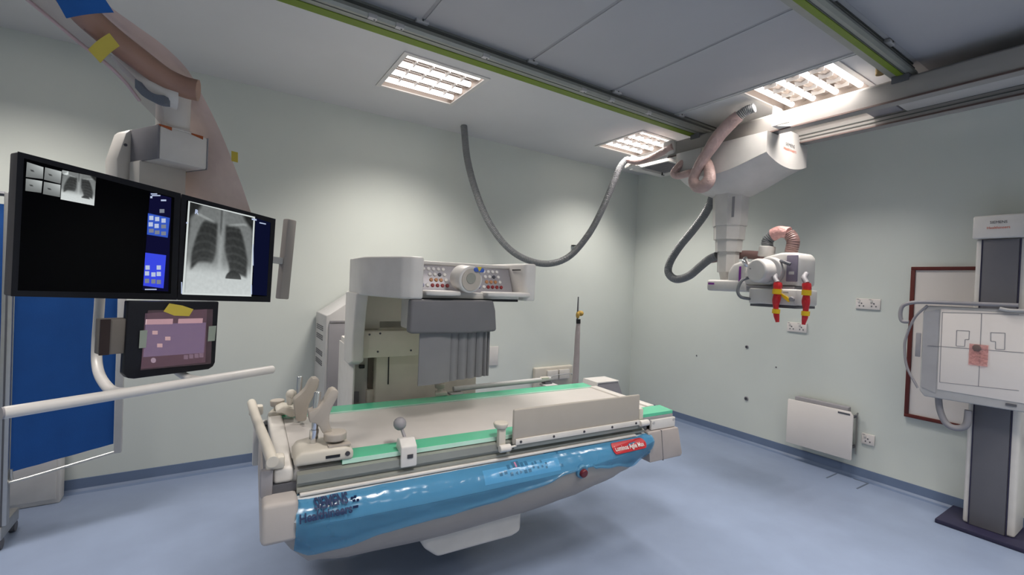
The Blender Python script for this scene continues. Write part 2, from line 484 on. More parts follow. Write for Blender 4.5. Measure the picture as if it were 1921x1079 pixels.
# bracket that holds the hoses next to the light
hb = MB(); hb.box(3.20, 3.30, 1.70, 1.712, 2.60, 2.74); hb.box(3.20, 3.212, 1.60, 1.70, 2.60, 2.66); hb.build('hose_bracket', M_white, br)
MB().prism([(3.20, 1.70), (3.30, 1.62), (3.30, 1.70)], 'z', 2.60, 2.612).build('bracket_plate', M_white, br)
bolt = MB().cyl((3.22, 1.11, 2.71), (3.22, 1.11, 2.79), .022, seg=14, round_=.004); bolt.cyl((3.22, 1.11, 2.775), (3.22, 1.11, 2.795), .032, seg=6)
tag(bolt.build('brass_bolt', mat('dull_brass', '8a7650', .4, .5)), 'dull brass bolt under the ceiling at the end of the right lime striped rail', 'bolt')
bpy.data.objects['brass_bolt'].location.z = HC-0.095+.01

# ------------------------------------------------------------------ ceiling x-ray crane
cr = thing('xray_tube_crane', 'white ceiling mounted x-ray tube on telescopic column with red wrapped handles', 'x-ray unit', (3.52, 2.15, 2.6))
# housing: flat sides, underside bowed down towards the column
def housing():
    b = MB()
    x0, x1, y0, y1 = 3.235, 3.815, 1.76, 2.52
    n = 17
    zt = 2.655
    def zb(x, y):
        a = (x-x0)/(x1-x0); c = (y-y0)/(y1-y0)
        return 2.445 - 0.06*math.sin(math.pi*min(1, a*0.95))**0.8*1.0 - 0.20*math.sin(math.pi*min(max(c*0.86+0.02, 0), 1))**1.2*(0.45+0.55*math.sin(math.pi*a))
    vs = []; fs = []
    for i in range(n):
        for j in range(n):
            x = x0+(x1-x0)*i/(n-1); y = y0+(y1-y0)*j/(n-1)
            vs.append((x, y, zb(x, y)))
    for i in range(n-1):
        for j in range(n-1):
            fs.append((i*n+j, (i+1)*n+j, (i+1)*n+j+1, i*n+j+1))
    b.add(vs, fs, True)
    per = [(i, 0) for i in range(n)]+[(n-1, j) for j in range(1, n)]+[(i, n-1) for i in range(n-2, -1, -1)]+[(0, j) for j in range(n-2, 0, -1)]
    low = [vs[i*n+j] for i, j in per]
    def top(p):
        z = 2.59 if p[0] < 3.41 else 2.655
        if p[0] > 3.69: z = 2.59
        return (p[0], p[1], z)
    up = [top(p) for p in low]
    k = len(low)
    b.add(low+up, [(i, (i+1) % k, k+(i+1) % k, k+i) for i in range(k)])
    b.add(up, [tuple(range(k))])
    return b
housing().build('carriage_housing', mat('crane_white_paint', 'c9c6c2', .45), cr)
MB().box(3.222, 3.236, 2.28, 2.50, 2.42, 2.585, .004).build('side_plate', M_lgrey, cr)
for s_, z_, sz, mm in (('SIEMENS', 2.548, .036, M_ink), ('Healthineers', 2.515, .036, M_inkorange)):
    vs, fs = text_poly(s_, sz)
    MB().add([(3.555+x, 1.7585, z_+y) for x, y in vs], fs).build('logo_lettering', mm, cr)
# telescopic column, octagonal stages
cxy = (3.52, 2.19)
def octo(r0, r1, z0, z1, name, m_=M_white):
    b = MB(); rings = []
    for z, r in ((z0, r0*.985), (z0+.006, r0), (z1-.006, r1), (z1, r1*.985)):
        ring = []
        for k in range(8):
            a = math.pi/8+math.pi/4*k
            ring.append(Vector((cxy[0]+math.cos(a)*r, cxy[1]+math.sin(a)*r, z)))
        rings.append(ring)
    b.loft(rings, smooth=False); return b.build(name, m_, cr)
octo(.130, .140, 1.975, 2.31, 'column_stage'); octo(.118, .122, 1.865, 1.978, 'column_stage')
octo(.100, .104, 1.765, 1.868, 'column_stage'); octo(.080, .084, 1.60, 1.768, 'column_stage')
octo(.050, .066, 1.53, 1.61, 'column_stage')
MB().box(cxy[0]-.133, cxy[0]-.128, 2.075, 2.095, 2.03, 2.19).build('column_slot', M_grey, cr)
# arm block under the column and the swivel
b = MB(); b.box(3.36, 3.62, 1.93, 2.27, 1.445, 1.535, .02, 3); b.build('arm_base', M_white, cr)
b = MB(); b.prism([(1.93, 1.46), (2.10, 1.46), (2.10, 1.60), (2.06, 1.66), (1.99, 1.685), (1.93, 1.66)], 'x', 3.37, 3.56, .025, 3); b.build('arm_shoulder', M_white, cr)
MB().box(3.362, 3.372, 1.985, 1.998, 1.52, 1.64).build('violet_mark', M_purple, cr)
MB().box(3.355, 3.362, 2.20, 2.25, 1.495, 1.51).build('violet_mark', M_purple, cr)
# tube housing with joint drum
b = MB(); b.prism([(1.565, 1.50), (1.565, 1.70), (1.59, 1.735), (1.70, 1.735), (1.80, 1.71), (1.90, 1.665), (1.96, 1.60), (1.96, 1.52), (1.93, 1.495)], 'x', 3.36, 3.60, .022, 3, 20); b.build('tube_housing', M_white, cr)
b = MB(); b.cyl((3.37, 1.755, 1.605), (3.315, 1.755, 1.605), .100, .098, 32, .01); b.build('joint_ring', M_lgrey, cr)
d_ = MB(); d_.cyl((3.40, 1.765, 1.603), (3.24, 1.80, 1.603), .090, .086, 32, .016); jd = d_.build('joint_drum', M_white, cr)
for a in (0.3, 2.2, 4.2):
    MB().cyl((3.243, 1.798+.045*math.cos(a), 1.603+.045*math.sin(a)), (3.238, 1.799+.045*math.cos(a), 1.603+.045*math.sin(a)), .006, seg=8).build('screw', M_grey, jd)
b = MB(); b.box(3.345, 3.362, 1.572, 1.645, 1.53, 1.715, .006); dp_ = b.build('tube_display', mat('violet_grey_display', '7d7686', .3), cr)
MB().box(3.342, 3.346, 1.59, 1.625, 1.58, 1.60).build('display_icon', M_lgrey, dp_)
b = MB(); b.tube([(3.34, 1.68, 1.675), (3.325, 1.65, 1.665), (3.33, 1.61, 1.65)], .012, 8); b.build('release_lever', M_dgrey, cr)
b = MB(); b.box(3.35, 3.60, 1.585, 1.93, 1.475, 1.497, .004); b.build('collimator_mount', M_grey, cr)
b = MB(); b.box(3.31, 3.62, 1.555, 1.885, 1.365, 1.478, .012, 3); b.build('collimator_box', M_white, cr)
b = MB(); b.box(3.32, 3.61, 1.565, 1.875, 1.345, 1.362); b.build('collimator_rail', M_dgrey, cr)
MB().cyl((3.312, 1.575, 1.41), (3.285, 1.575, 1.41), .016, round_=.004).build('collimator_knob', M_grey, cr)
MB().box(3.3085, 3.311, 1.605, 1.64, 1.452, 1.458).build('collimator_label', M_grey, cr)
b = MB(); b.prism([(1.585, 1.40), (1.60, 1.388), (1.645, 1.425), (1.655, 1.45), (1.61, 1.425)], 'x', 3.302, 3.309); b.build('yellow_tag', M_yel, cr)
# swing handles wrapped in red with yellow tape
def handle(y, ytip, name='handle'):
    p = [(3.34, y+.035, 1.585), (3.30, y+.03, 1.555), (3.285, y+.005, 1.52), (3.28, y, 1.44), (3.28, y+.003, 1.34), (3.285, ytip, 1.245)]
    h = MB(); h.tube(p[:3], .017, 10); hh = h.build('handle', M_grey, cr)
    g = MB(); g.tube(p[2:], lambda t: .026*(1-.45*t)+.003*math.sin(t*17), 10, 8, wob=.35); g.build('red_wrap', M_red, hh)
    for za, zb in ((1.475, 1.44), (1.335, 1.305)):
        k = MB(); k.cyl((3.28, y+.001, za), (3.28, y+.002, zb), .0285 if za > 1.4 else .025, seg=12); k.build('yellow_tape', M_yel, hh)
handle(1.665, 1.655); handle(1.475, 1.488)
# small cables at the tube
b = MB(); b.tube([(3.30, 1.86, 1.56), (3.25, 1.905, 1.53), (3.235, 1.925, 1.46), (3.25, 1.91, 1.41), (3.32, 1.875, 1.395)], .012, 10); b.build('collimator_cable', M_hose, cr)
b = MB(); b.tube([(3.46, 1.99, 1.66), (3.34, 1.935, 1.70), (3.26, 1.905, 1.672), (3.27, 1.88, 1.64), (3.32, 1.85, 1.63)], .013, 10); b.build('cable_loop', M_chrome, cr)

# ------------------------------------------------------------------ hoses
def px_on_vplane(A, B, px, py):
    """point on the vertical plane through ground points A and B seen at a pixel"""
    A, B = Vector((A[0], A[1], 0)), Vector((B[0], B[1], 0)); n = Vector((-(B-A).y, (B-A).x, 0)).normalized()
    d = ray(px, py); t = (A-EYE).dot(n)/d.dot(n)
    return EYE+d*t
A_, B_ = (1.80, 3.70), (3.30, 3.10)
pts = [px_on_vplane(A_, B_, x, y) for x, y in ((870, 240), (877, 300), (893, 360), (916, 415), (948, 460), (985, 486), (1028, 495), (1068, 481), (1104, 440), (1130, 392), (1150, 345), (1163, 314), (1176, 299))]
pts[0].z = HC-.002
hs = MB(); hs.tube(pts, .030, 14, 8, ribs=.055, pitch=.013)
tag(hs.build('cable_hose', M_hose), 'long grey corrugated hose hanging in a deep loop from ceiling to crane bridge', 'hose')
A_, B_ = (3.46, 2.30), (3.62, 2.80)
pts = [px_on_vplane((3.5, 2.0), (3.5, 3.0), x, y) for x, y in ((1340, 352), (1335, 375), (1322, 402), (1300, 432), (1274, 464), (1257, 492), (1254, 512), (1268, 524), (1292, 518), (1314, 500), (1330, 487), (1345, 480))]
hs = MB(); hs.tube(pts, .034, 14, 8, ribs=.05, pitch=.013)
tag(hs.build('cable_hose', M_hose), 'grey corrugated hose looping from the crane housing down to the tube arm', 'hose')
# arched hose over the tube head, grey foot and pink wrapped crest
ah = thing('arched_hose', 'short arched hose over the x-ray tube, half wrapped in pink film', 'hose', (3.5, 1.75, 1.72))
P_ = [W.hit(x, y, 'x', 3.47) for x, y in ((1440, 468), (1440, 452), (1450, 441), (1464, 436), (1480, 438), (1488, 452), (1484, 474))]
b = MB(); b.tube(P_[:3], .040, 14, 6, ribs=.05, pitch=.013); b.build('hose_foot', M_hose, ah)
b = MB(); b.tube(P_[2:5], .047, 14, 8, wob=.25); b.build('pink_film', mat('pink_crumpled_film', 'd3a29d', .25, bump=.8, bscale=60), ah)
b = MB(); b.tube(P_[4:], .042, 14, 6, ribs=.04, pitch=.013); b.build('hose_end', mat('brown_pink_hose', '866a66', .4), ah)
b = MB(); b.cyl(W.hit(1437, 482, 'x', 3.47), W.hit(1440, 462, 'x', 3.47), .058, .056, 18, .008); b.build('hose_collar', M_white, ah)
# hose stub behind the column
hs = MB(); hs.tube([W.hit(x, y, 'x', 3.60) for x, y in ((1335, 486), (1360, 482), (1395, 478), (1430, 480))], .035, 12, 6)
tag(hs.build('wrapped_hose', mat('brown_pink_hose', '866a66', .4)), 'dull pink wrapped hose passing behind the foot of the telescopic column', 'hose')
# pink wrapped hose, curled in front of the carriage
wh = thing('wrapped_hose', 'thick pink film wrapped hose curling beside the crane carriage', 'hose', (3.2, 2.1, 2.3))
P_ = [W.hit(x, y, 'x', xx) for x, y, xx in ((1416, 202, 3.19), (1400, 208, 3.18), (1383, 220, 3.17))]
b = MB(); b.tube(P_, .034, 14, 8, ribs=.06, pitch=.012); b.build('hose_end', M_hose, wh)
M_pw = mat('pink_wrapped_plastic', 'b59c97', .28, bump=.7, bscale=45, var=.12, scale=14)
P_ = [W.hit(x, y, 'x', xx) for x, y, xx in ((1386, 217, 3.17), (1365, 236, 3.16), (1345, 259, 3.15), (1326, 288, 3.14), (1308, 318, 3.13), (1301, 338, 3.13), (1308, 350, 3.13), (1320, 349, 3.13), (1330, 337, 3.14), (1331, 320, 3.17), (1326, 306, 3.21))]
b = MB(); b.tube(P_, lambda t: .044+.006*math.sin(t*11), 16, 8, wob=.18); b.build('pink_wrap', M_pw, wh)
hs = MB(); hs.tube([W.hit(x, y, 'x', 3.27) for x, y in ((1176, 300), (1195, 303), (1215, 299), (1238, 288), (1262, 275))], .030, 12, 8, wob=.12)
tag(hs.build('wrapped_hose', M_pw), 'pink wrapped hose lying along the thin end of the crane beam', 'hose')
hs = MB(); hs.tube([W.hit(x, y, 'x', xx) for x, y, xx in ((1292, 298, 3.28), (1280, 306, 3.24), (1268, 318, 3.2), (1264, 326, 3.19), (1272, 330, 3.2), (1290, 326, 3.2), (1305, 322, 3.25))], .030, 12, 8, wob=.15)
tag(hs.build('wrapped_hose', M_pw), 'short pink wrapped hose bend left of the thick curled hose', 'hose')
b = MB(); b.box(3.28, 3.39, 3.06, 3.075, 2.60, 2.70, .003); b.box(3.28, 3.39, 3.02, 3.12, 2.595, 2.606, .003)
tag(b.build('hose_clamp', M_white), 'white clamp holding the hoses at the thin end of the crane beam', 'clamp')

# ------------------------------------------------------------------ ceiling air outlet
av = thing('air_vent', 'white ceiling air outlet with dark slatted grille in the far corner', 'vent', (3.93, 3.2, 2.70))
b = MB()
x0, x1, y0, y1, z0 = 3.68, 4.19, 2.96, 3.46, 2.70
b.box(x0, x1, y1-.09, y1, z0, HC, .006); b.box(x1-.09, x1, y0, y1-.09, z0, HC, .006); b.box(x0, x0+.03, y0, y1-.09, z0, HC); b.box(x0+.03, x1-.09, y0, y0+.03, z0, HC)
b.build('casing', M_white, av)
b = MB(); b.box(x0+.03, x1-.09, y0+.03, y1-.09, z0+.05, z0+.06); b.build('grille_backing', M_black, av)
for k in range(13):
    y = y0+.05+k*.026
    MB().box(x0+.03, x1-.09, y, y+.008, z0+.012, z0+.03).build('slat', M_grey, av)
MB().box(x1-.10, x1-.06, y1-.1, y1-.085, z0-.004, z0+.03).build('motor', M_black, av)

# ------------------------------------------------------------------ fluoroscopy table (frame T: x along the table, y to the back wall)
tb = thing('fluoroscopy_table', 'long x-ray examination table with green edge strips and boat shaped grey base', 'table', T.w((-.15, .38, 0)))
# base hull
FRONT = [(.03, .66), (-.03, .652), (-.062, .632), (-.082, .605), (-.092, .578), (-.094, .57), (-.086, .52), (-.068, .465), (-.035, .41), (.02, .365), (.10, .34)]
BACK = [(.30, .335), (.52, .34), (.66, .37), (.74, .44), (.76, .55), (.76, .66)]
def interp(tab, u):
    if u <= tab[0][0]: return tab[0][1]
    for (a, x), (b, y) in zip(tab, tab[1:]):
        if u <= b:
            t = (u-a)/(b-a); t = t*t*(3-2*t); return x+(y-x)*t
    return tab[-1][1]
KT = [(-1.14, .52), (-1.10, .72), (-1.04, .92), (-.90, 1.0), (-.55, 1.04), (-.1, 1.0), (.15, .93), (.35, .82), (.50, .68), (.60, .52), (.66, .42)]
VT = [(-1.14, .75), (-1.08, 1.0), (.2, 1.0), (.5, .85), (.66, .6)]
def hull_v(u, z):
    k = interp(KT, u); z0 = .66-(.66-z)/k
    for (va, za), (vb, zb) in zip(FRONT, FRONT[1:]):
        if zb <= z0 <= za:
            t = (za-z0)/(za-zb); return (va+(vb-va)*t)*interp(VT, u)
    return FRONT[-1][0]
def hull_sec(u):
    k = interp(KT, u); q = interp(VT, u)
    return [Vector((u, v*(q if v < 0 else 1), .66-(.66-z)*k)) for v, z in FRONT+BACK]
us = [-1.14, -1.12, -1.10, -1.07, -1.04, -1.0, -.95, -.9]+[-.8+.1*i for i in range(12)]+[.35, .4, .45, .5, .54, .58, .61, .64, .66]
b = MB(T); b.loft([hull_sec(u)[5:] for u in us]); b.build('base_hull', M_hull, tb)
b = MB(T); b.loft([hull_sec(u)[:6]+[Vector((u, .03, .66-.09*interp(KT, u)))] for u in us]); b.build('upper_cover', mat('pale_upper_cover', 'bcc0c3', .4), tb)
b = MB(T)   # crease between the upper and the lower half of the cover
b.loft([[Vector((u, hull_v(u, .66-.09*interp(KT, u))-.0035, .66-.09*interp(KT, u)+s)) for s in (.002, -.002)] for u in us[3:-5]], caps=False, smooth=False, closed=False)
b.build('cover_seam', M_dgrey, tb)
# end block, left
b = MB(T); b.box(-1.20, -1.088, -.088, .77, .53, .672, .016, 3); b.box(-1.20, -1.088, .0, .77, .495, .535, .012, 3); b.build('end_block', mat('pinkish_grey_plastic', 'aaa4a0', .5), tb)
b = MB(T); b.box(-1.19, -1.09, -.005, .755, .672, .70); b.build('end_gap', M_dgrey, tb)
b = MB(T); b.prism([(0.74, .72), (.77, .72), (.79, .62), (.77, .50), (.74, .50)], 'x', -1.225, -1.16, .01); b.build('end_bumper', M_white, tb)
# tabletop
b = MB(T); b.box(-1.16, .83, .012, .748, .695, .738, .006); b.build('tabletop_core', M_lgrey, tb)
b = MB(T); b.box(-1.10, .825, .112, .638, .738, .750, .003); b.build('tabletop', M_pad, tb)
b = MB(T); b.box(.78, .835, .112, .638, .738, .760, .006); b.build('end_rim', M_warm, tb)
b = MB(T); b.box(-1.165, -1.10, .0, .76, .70, .758, .014, 3); b.build('head_rim', M_warm, tb)
b = MB(T); b.prism([(-.935, 0), (.86, 0), (.88, .112), (.72, .112), (.60, .09), (-.935, .108)], 'z', .738, .7545); b.build('green_strip', M_green, tb)
b = MB(T); b.prism([(-1.16, .645), (.81, .645), (.82, .762), (-1.16, .762)], 'z', .738, .7545); b.build('green_strip', M_green, tb)
b = MB(T); b.box(-.935, .60, -.003, -.0, .738, .7555); b.box(-1.10, .81, .638, .645, .738, .7555); b.build('strip_edge', mat('pale_green_edge', 'b9e0cf', .2), tb)
b = MB(T); b.prism([(.005, .735), (-.022, .73), (-.022, .70), (-.008, .694), (-.008, .684), (-.022, .678), (-.022, .668), (.005, .668)], 'x', -1.09, .62); b.build('accessory_rail', M_rail, tb)
b = MB(T); b.box(-1.08, .55, -.035, .10, .656, .666, .003); b.build('white_ledge', M_white, tb)
b = MB(T); b.box(.62, .86, -.004, .2, .69, .737, .004); b.build('rail_end', M_grey, tb)
b = MB(T); b.box(.60, .665, .0, .3, .62, .70, .01); b.build('dark_recess', M_dgrey, tb)
# grey drive block, right
b = MB(T); b.prism([(.635, .665), (.875, .665), (.918, .51), (.905, .495), (.66, .495)], 'y', -.035, .32, .008); b.build('drive_block', mat('taupe_block', 'a39b97', .5), tb)
b = MB(T); b.prism([(.735, .6655), (.738, .6655), (.763, .494), (.760, .494)], 'y', -.0365, .1); b.build('block_seam', M_dgrey, tb)
b = MB(T); b.box(.675, .862, -.02, -.004, .668, .722, .003); pl_ = b.build('name_plate', M_white, tb)
for u, z in ((.69, .708), (.848, .71)):
    MB(T).cyl((u, -.02, z), (u, -.0235, z), .008, seg=10).build('screw', M_lgrey, pl_)
# trapezoid cover at the far right
b = MB(T); b.prism([(.955, .60), (.985, .728), (1.19, .728), (1.25, .60)], 'y', .80, .95, .006); b.build('rear_cover', M_grey, tb)
b = MB(T); b.prism([(.945, .60), (.980, .736), (1.192, .736), (1.19, .728), (.988, .728), (.957, .60)], 'y', .795, .96); b.build('rear_cover_trim', M_white, tb)
# pedestal under the hull and foot
b = MB(T); b.prism([(-.60, .38), (-.565, .27), (-.50, .215), (-.12, .215), (-.07, .23), (-.07, .38)], 'y', .09, .90, .02, 3); b.build('lift_arm', M_warm, tb)
# control strip under the film
b = MB(T)
def on_hull(u, z, off=.003):
    return Vector((u, hull_v(u, z)-off, z))
def hull_patch(name, m_, poly_fn, u0, u1, z0, z1, nu, nz, off, parent):
    b = MB(T)
    rows = []
    for j in range(nz+1):
        rows.append([on_hull(u0+(u1-u0)*i/nu, (z0+(z1-z0)*j/nz) + poly_fn(u0+(u1-u0)*i/nu), off) for i in range(nu+1)])
    b.loft(rows, caps=False, smooth=True, closed=False)
    return b.build(name, m_, parent)
sl = lambda u: 0.0
pan = hull_patch('control_panel', mat('silver_keypad', 'eef4f8', .3, .0), sl, -.37, .02, .637, .588, 12, 5, .002, tb)
bd = mat('navy_key', '1e3358', .5)
def key(u, z, w, h, m_=bd, name='key', tri=0):
    b = MB(T)
    if tri:
        pts = [on_hull(u-tri*w/2, z, .0045), on_hull(u+tri*w/2, z+h/2, .0045), on_hull(u+tri*w/2, z-h/2, .0045)]
        b.add(pts, [(0, 1, 2)])
    else:
        pts = [on_hull(u-w/2, z-h/2, .0045), on_hull(u+w/2, z-h/2, .0045), on_hull(u+w/2, z+h/2, .0045), on_hull(u-w/2, z+h/2, .0045)]
        b.add(pts, [(0, 1, 2, 3)])
    b.build(name, m_, pan)
for i, (px, py) in enumerate(((939, 887), (948, 884), (956, 876), (981, 871), (989, 869), (1000, 869), (1006, 867), (1016, 865), (1024, 867), (1000, 874), (1008, 874), (1016, 872), (1023, 873), (958, 886), (984, 881), (992, 879))):
    h_ = T.hit(px, py, 'y', -.07); sm = .010 if 1000 <= px else .015
    key(h_[0], h_[2]-.004, sm, sm*.8)
h_ = T.hit(970, 872, 'y', -.07); key(h_[0], h_[2]-.004, .036, .016, mat('dark_red_window', '4a1c22', .3), 'readout')
key(h_[0], h_[2]-.004, .008, .014, emit('red_led', 'ff5058', 2.2), 'led_digit')
h_ = T.hit(967, 884, 'y', -.07); key(h_[0], h_[2]-.004, .014, .014, bd, 'key', 1)
h_ = T.hit(976, 882, 'y', -.07); key(h_[0], h_[2]-.004, .014, .014, bd, 'key', -1)
h_ = T.hit(1052, 860, 'y', -.07); key(h_[0], h_[2]-.006, .012, .05, bd, 'key')
# red label with lettering
b = MB(T); h_ = [T.hit(x, y, 'y', -.055) for x, y in ((1143, 842), (1204, 829))]
u0, u1, zc = h_[0][0], h_[1][0]+.01, (h_[0][2]+h_[1][2])/2
rows = []
pl2 = []
for k in range(20):
    a = 2*math.pi*k/20; cu, cz = math.cos(a), math.sin(a)
    pu = (u0+.025 if cu < 0 else u1-.02)+cu*.022; pz = zc+cz*.022
    pl2.append(on_hull(pu, pz, .0145))
b.add(pl2, [tuple(range(20))]); lab = b.build('red_label', mat('red_label_print', 'a8242c', .4), tb)
vs, fs = text_poly('Luminos Agile Max', .026, .0004)
w_ = max(v[0] for v in vs)-min(v[0] for v in vs); sc = (u1-u0)*.84/w_
MB(T).add([on_hull((u0+u1)/2+x*sc, zc+y*1.0, .0158) for x, y in vs], fs).build('label_lettering', M_white, lab)
# brand lettering on the hull
for s_, px, py, ww in (('SIEMENS', 622, 943, .115), ('Healthineers', 611, 960, .175)):
    h_ = T.hit(px, py, 'y', -.08); vs, fs = text_poly(s_, .036, .0012)
    w_ = max(v[0] for v in vs)-min(v[0] for v in vs); sc = ww/w_
    MB(T).add([on_hull(h_[0]+x*sc, h_[2]+y*1.0, .018) for x, y in vs], fs).build('brand_lettering', mat('blue_ink', '16284e', .6), tb)
b = MB(T)
for px, py in ((661, 936), (667, 934), (664, 939), (671, 938), (663, 948), (668, 947)):
    h_ = T.hit(px, py, 'y', -.08); c = on_hull(h_[0], h_[2], .018)
    b.add([c+Vector((-.005, 0, -.005)), c+Vector((.005, 0, -.005)), c+Vector((.005, 0, .005)), c+Vector((-.005, 0, .005))], [(0, 1, 2, 3)])
b.build('brand_dots', mat('blue_ink', '16284e', .6), tb)
# emergency stop
h_ = T.hit(1089, 882, 'y', -.085); c = Vector(on_hull(h_[0], h_[2], .0))
es = MB(T).cyl(c+Vector((0, .02, 0)), c+Vector((0, -.012, -.004)), .034, .032, 24, .004).build('stop_collar', mat('steel_blue_plastic', '4f7f9c', .35), tb)
MB(T).cyl(c+Vector((0, -.010, -.004)), c+Vector((0, -.028, -.008)), .021, .020, 20, .005).build('stop_button', mat('dark_red_button', '5e1c26', .35), es)

# blue foil over the front of the base
ZE = [(-1.10, .47), (-1.04, .455), (-.95, .455), (-.8, .485), (-.6, .495), (-.4, .505), (-.15, .53), (.05, .565), (.13, .575), (.19, .585), (.22, .565), (.35, .545), (.50, .515), (.62, .535)]
rows = []
uu = [-1.095+i*(1.752/80) for i in range(81)]
for u in uu:
    k = interp(KT, u); ze = max(interp(ZE, u)+.008*noise.noise(Vector((u*9, 0, 0))), .66-.31*k+.02); row = []
    for j in range(17):
        z = .657-(.657-ze)*j/16
        row.append(Vector((u, hull_v(u, z)-.007-.006*max(0, noise.noise(Vector((u*14, z*30, 2.0))))-(.006 if j > 14 else 0), z)))
    rows.append(row)
b = MB(T); b.loft(rows, caps=False, smooth=True, closed=False)
tag(b.build('plastic_film', M_bluefilm, recalc=False), 'glossy blue plastic film stretched over the front of the examination table base', 'plastic film')

# ------------------------------------------------------------------ accessories on the table
hb_ = thing('table_end_handle', 'beige grab bar across the head end of the examination table', 'grab bar', T.w((-1.2, .38, .76)))
b = MB(T); b.tube([(-1.235, .80, .80), (-1.215, .5, .80), (-1.185, .15, .80), (-1.17, -.03, .795)], .0195, 14, 6); b.build('bar', M_cream, hb_)
for v_, u_ in ((.74, -1.225), (.02, -1.17)):
    b = MB(T); b.box(u_-.02, u_+.04, v_-.025, v_+.025, .756, .80, .008); b.build('bar_support', M_cream, hb_)
b = MB(T); b.box(-1.205, -1.166, -.01, .02, .665, .76, .006); b.build('bar_leg', M_grey, hb_)

def from_px(fr, v, poly): return [(lambda q: (q[0], q[2]))(fr.hit(x, y, 'y', v)) for x, y in poly]
M_beige = mat('beige_cast_plastic', 'aaa298', .5, var=.03)
s1 = thing('shoulder_support', 'beige shoulder rest on chrome rod clamped to the near green strip', 'shoulder rest', T.w((-.98, .06, .755)), 'shoulder rests on the table')
b = MB(T); b.prism(from_px(T, .08, ((617, 731), (625, 727), (633, 731), (632, 741), (622, 760), (616, 776), (616, 792), (621, 805), (630, 813), (629, 819), (613, 817), (603, 808), (597, 796), (590, 791), (579, 789), (577, 770), (596, 762), (607, 750))), 'y', .05, .11, .009, 2, 50); b.build('rest_paddle', M_beige, s1)
c0, c1 = T.hit(591, 832, 'y', .08), T.hit(596, 735, 'y', .08)
b = MB(T); b.cyl((c0[0]-.008, .08, .758), (c1[0], .08, c1[2]), .0125, seg=16, round_=.003); b.build('rod', M_chrome, s1)
b = MB(T); b.cyl((c0[0]-.006, .08, c0[2]+.02), (c0[0]-.004, .08, c0[2]+.055), .0165, seg=14); b.build('rod_collar', M_chrome, s1)
b = MB(T); b.prism([(-1.10, .755), (-.895, .755), (-.895, .79), (-.92, .806), (-1.08, .806), (-1.10, .785)], 'y', -.01, .14, .012, 3); cb = b.build('clamp_block', M_cream, s1)
MB(T).box(-.995, -.945, -.0125, -.009, .772, .782).build('slot', M_black, cb)
MB(T).cyl((-.918, -.009, .78), (-.918, -.0125, .78), .009, seg=12).build('lock_symbol', M_ink, cb)
b = MB(T); b.prism([(-.985, .0), (-.985, .03), (-.945, .06), (-.905, .03), (-.905, 0)], 'z', .806, .812); b.cyl((-.955, .05, .806), (-.955, .05, .822), .018, seg=14); b.cyl((-.955, .05, .82), (-.955, .05, .85), .042, .042, 20, .006); b.build('clamp_knob', M_beige, s1)
b = MB(T); b.prism([(-1.10, .14), (-1.08, .20), (-1.03, .225), (-.97, .20), (-.94, .14)], 'z', .76, .785, .006); b.build('neck_rest', M_cream, s1)

s2 = thing('shoulder_support', 'beige shoulder rest on chrome rod clamped to the far green strip', 'shoulder rest', T.w((-1.02, .6, .755)), 'shoulder rests on the table')
b = MB(T); b.prism(from_px(T, .52, ((579, 714), (585, 708), (593, 707), (598, 712), (596, 724), (588, 740), (580, 755), (576, 770), (574, 787), (557, 789), (553, 778), (551, 762), (549, 748), (562, 738), (572, 728))), 'y', .49, .55, .009, 2, 50); b.build('rest_paddle', M_beige, s2)
c1 = T.hit(563, 706, 'y', .56); c0 = T.hit(560, 770, 'y', .56)
b = MB(T); b.cyl((c0[0], .56, .758), (c1[0], .56, c1[2]), .0125, seg=16, round_=.003); b.build('rod', M_chrome, s2)
b = MB(T); b.prism(from_px(T, .62, ((516, 771), (518, 766), (530, 760), (541, 761), (556, 765), (555, 776), (548, 780), (540, 778), (530, 772))), 'y', .58, .68, .008, 2); b.build('clamp_arm', M_cream, s2)
k0 = T.hit(544, 758, 'y', .6); k1 = T.hit(544, 739, 'y', .6)
b = MB(T); b.cyl((k0[0], .6, k0[2]-.005), (k0[0], .6, k1[2]), .013, .020, 16, .006); b.ball((k0[0]+.004, .6, k1[2]-.003), .024); b.build('clamp_knob', M_cream, s2)

def knob_clamp(u, v, label, z=.755):
    t = thing('rail_clamp', label, 'clamp', T.w((u, v, z)))
    b = MB(T); b.prism([(u-.04, v-.03), (u+.035, v-.035), (u+.045, v+.02), (u-.02, v+.03)], 'z', z, z+.022, .005); b.build('clamp_foot', M_cream, t)
    b = MB(T); b.cyl((u, v, z+.018), (u, v, z+.045), .015, seg=14); b.build('stem', M_cream, t)
    b = MB(T); b.cyl((u, v, z+.042), (u, v, z+.072), .030, .033, 20, .005); b.build('knob', M_beige, t)
    return t
knob_clamp(-1.125, .71, 'beige knob clamp on the far green strip near the table head')
knob_clamp(-.25, .79, 'small beige knob clamp at the left end of the rear hand rail')
# white block clamp with grey ball
t = thing('ball_clamp', 'white block clamp with grey ball knob on the near green strip', 'clamp', T.w((-.68, -.01, .70)))
b = MB(T); b.prism([(.05, .756), (.03, .80), (.0, .806), (-.035, .78), (-.038, .70), (-.025, .70), (-.022, .75)], 'x', -.72, -.655, .005, 2); k = b.build('clamp_body', M_white, t)
MB(T).box(-.695, -.672, -.0395, -.037, .735, .75).build('label_print', M_ink, k)
b = MB(T); b.cyl((-.685, .03, .79), (-.695, .06, .83), .007, seg=10); b.build('stem', M_grey, t)
b = MB(T); b.ball((-.70, .065, .845), .027); b.build('ball_knob', M_grey, t)
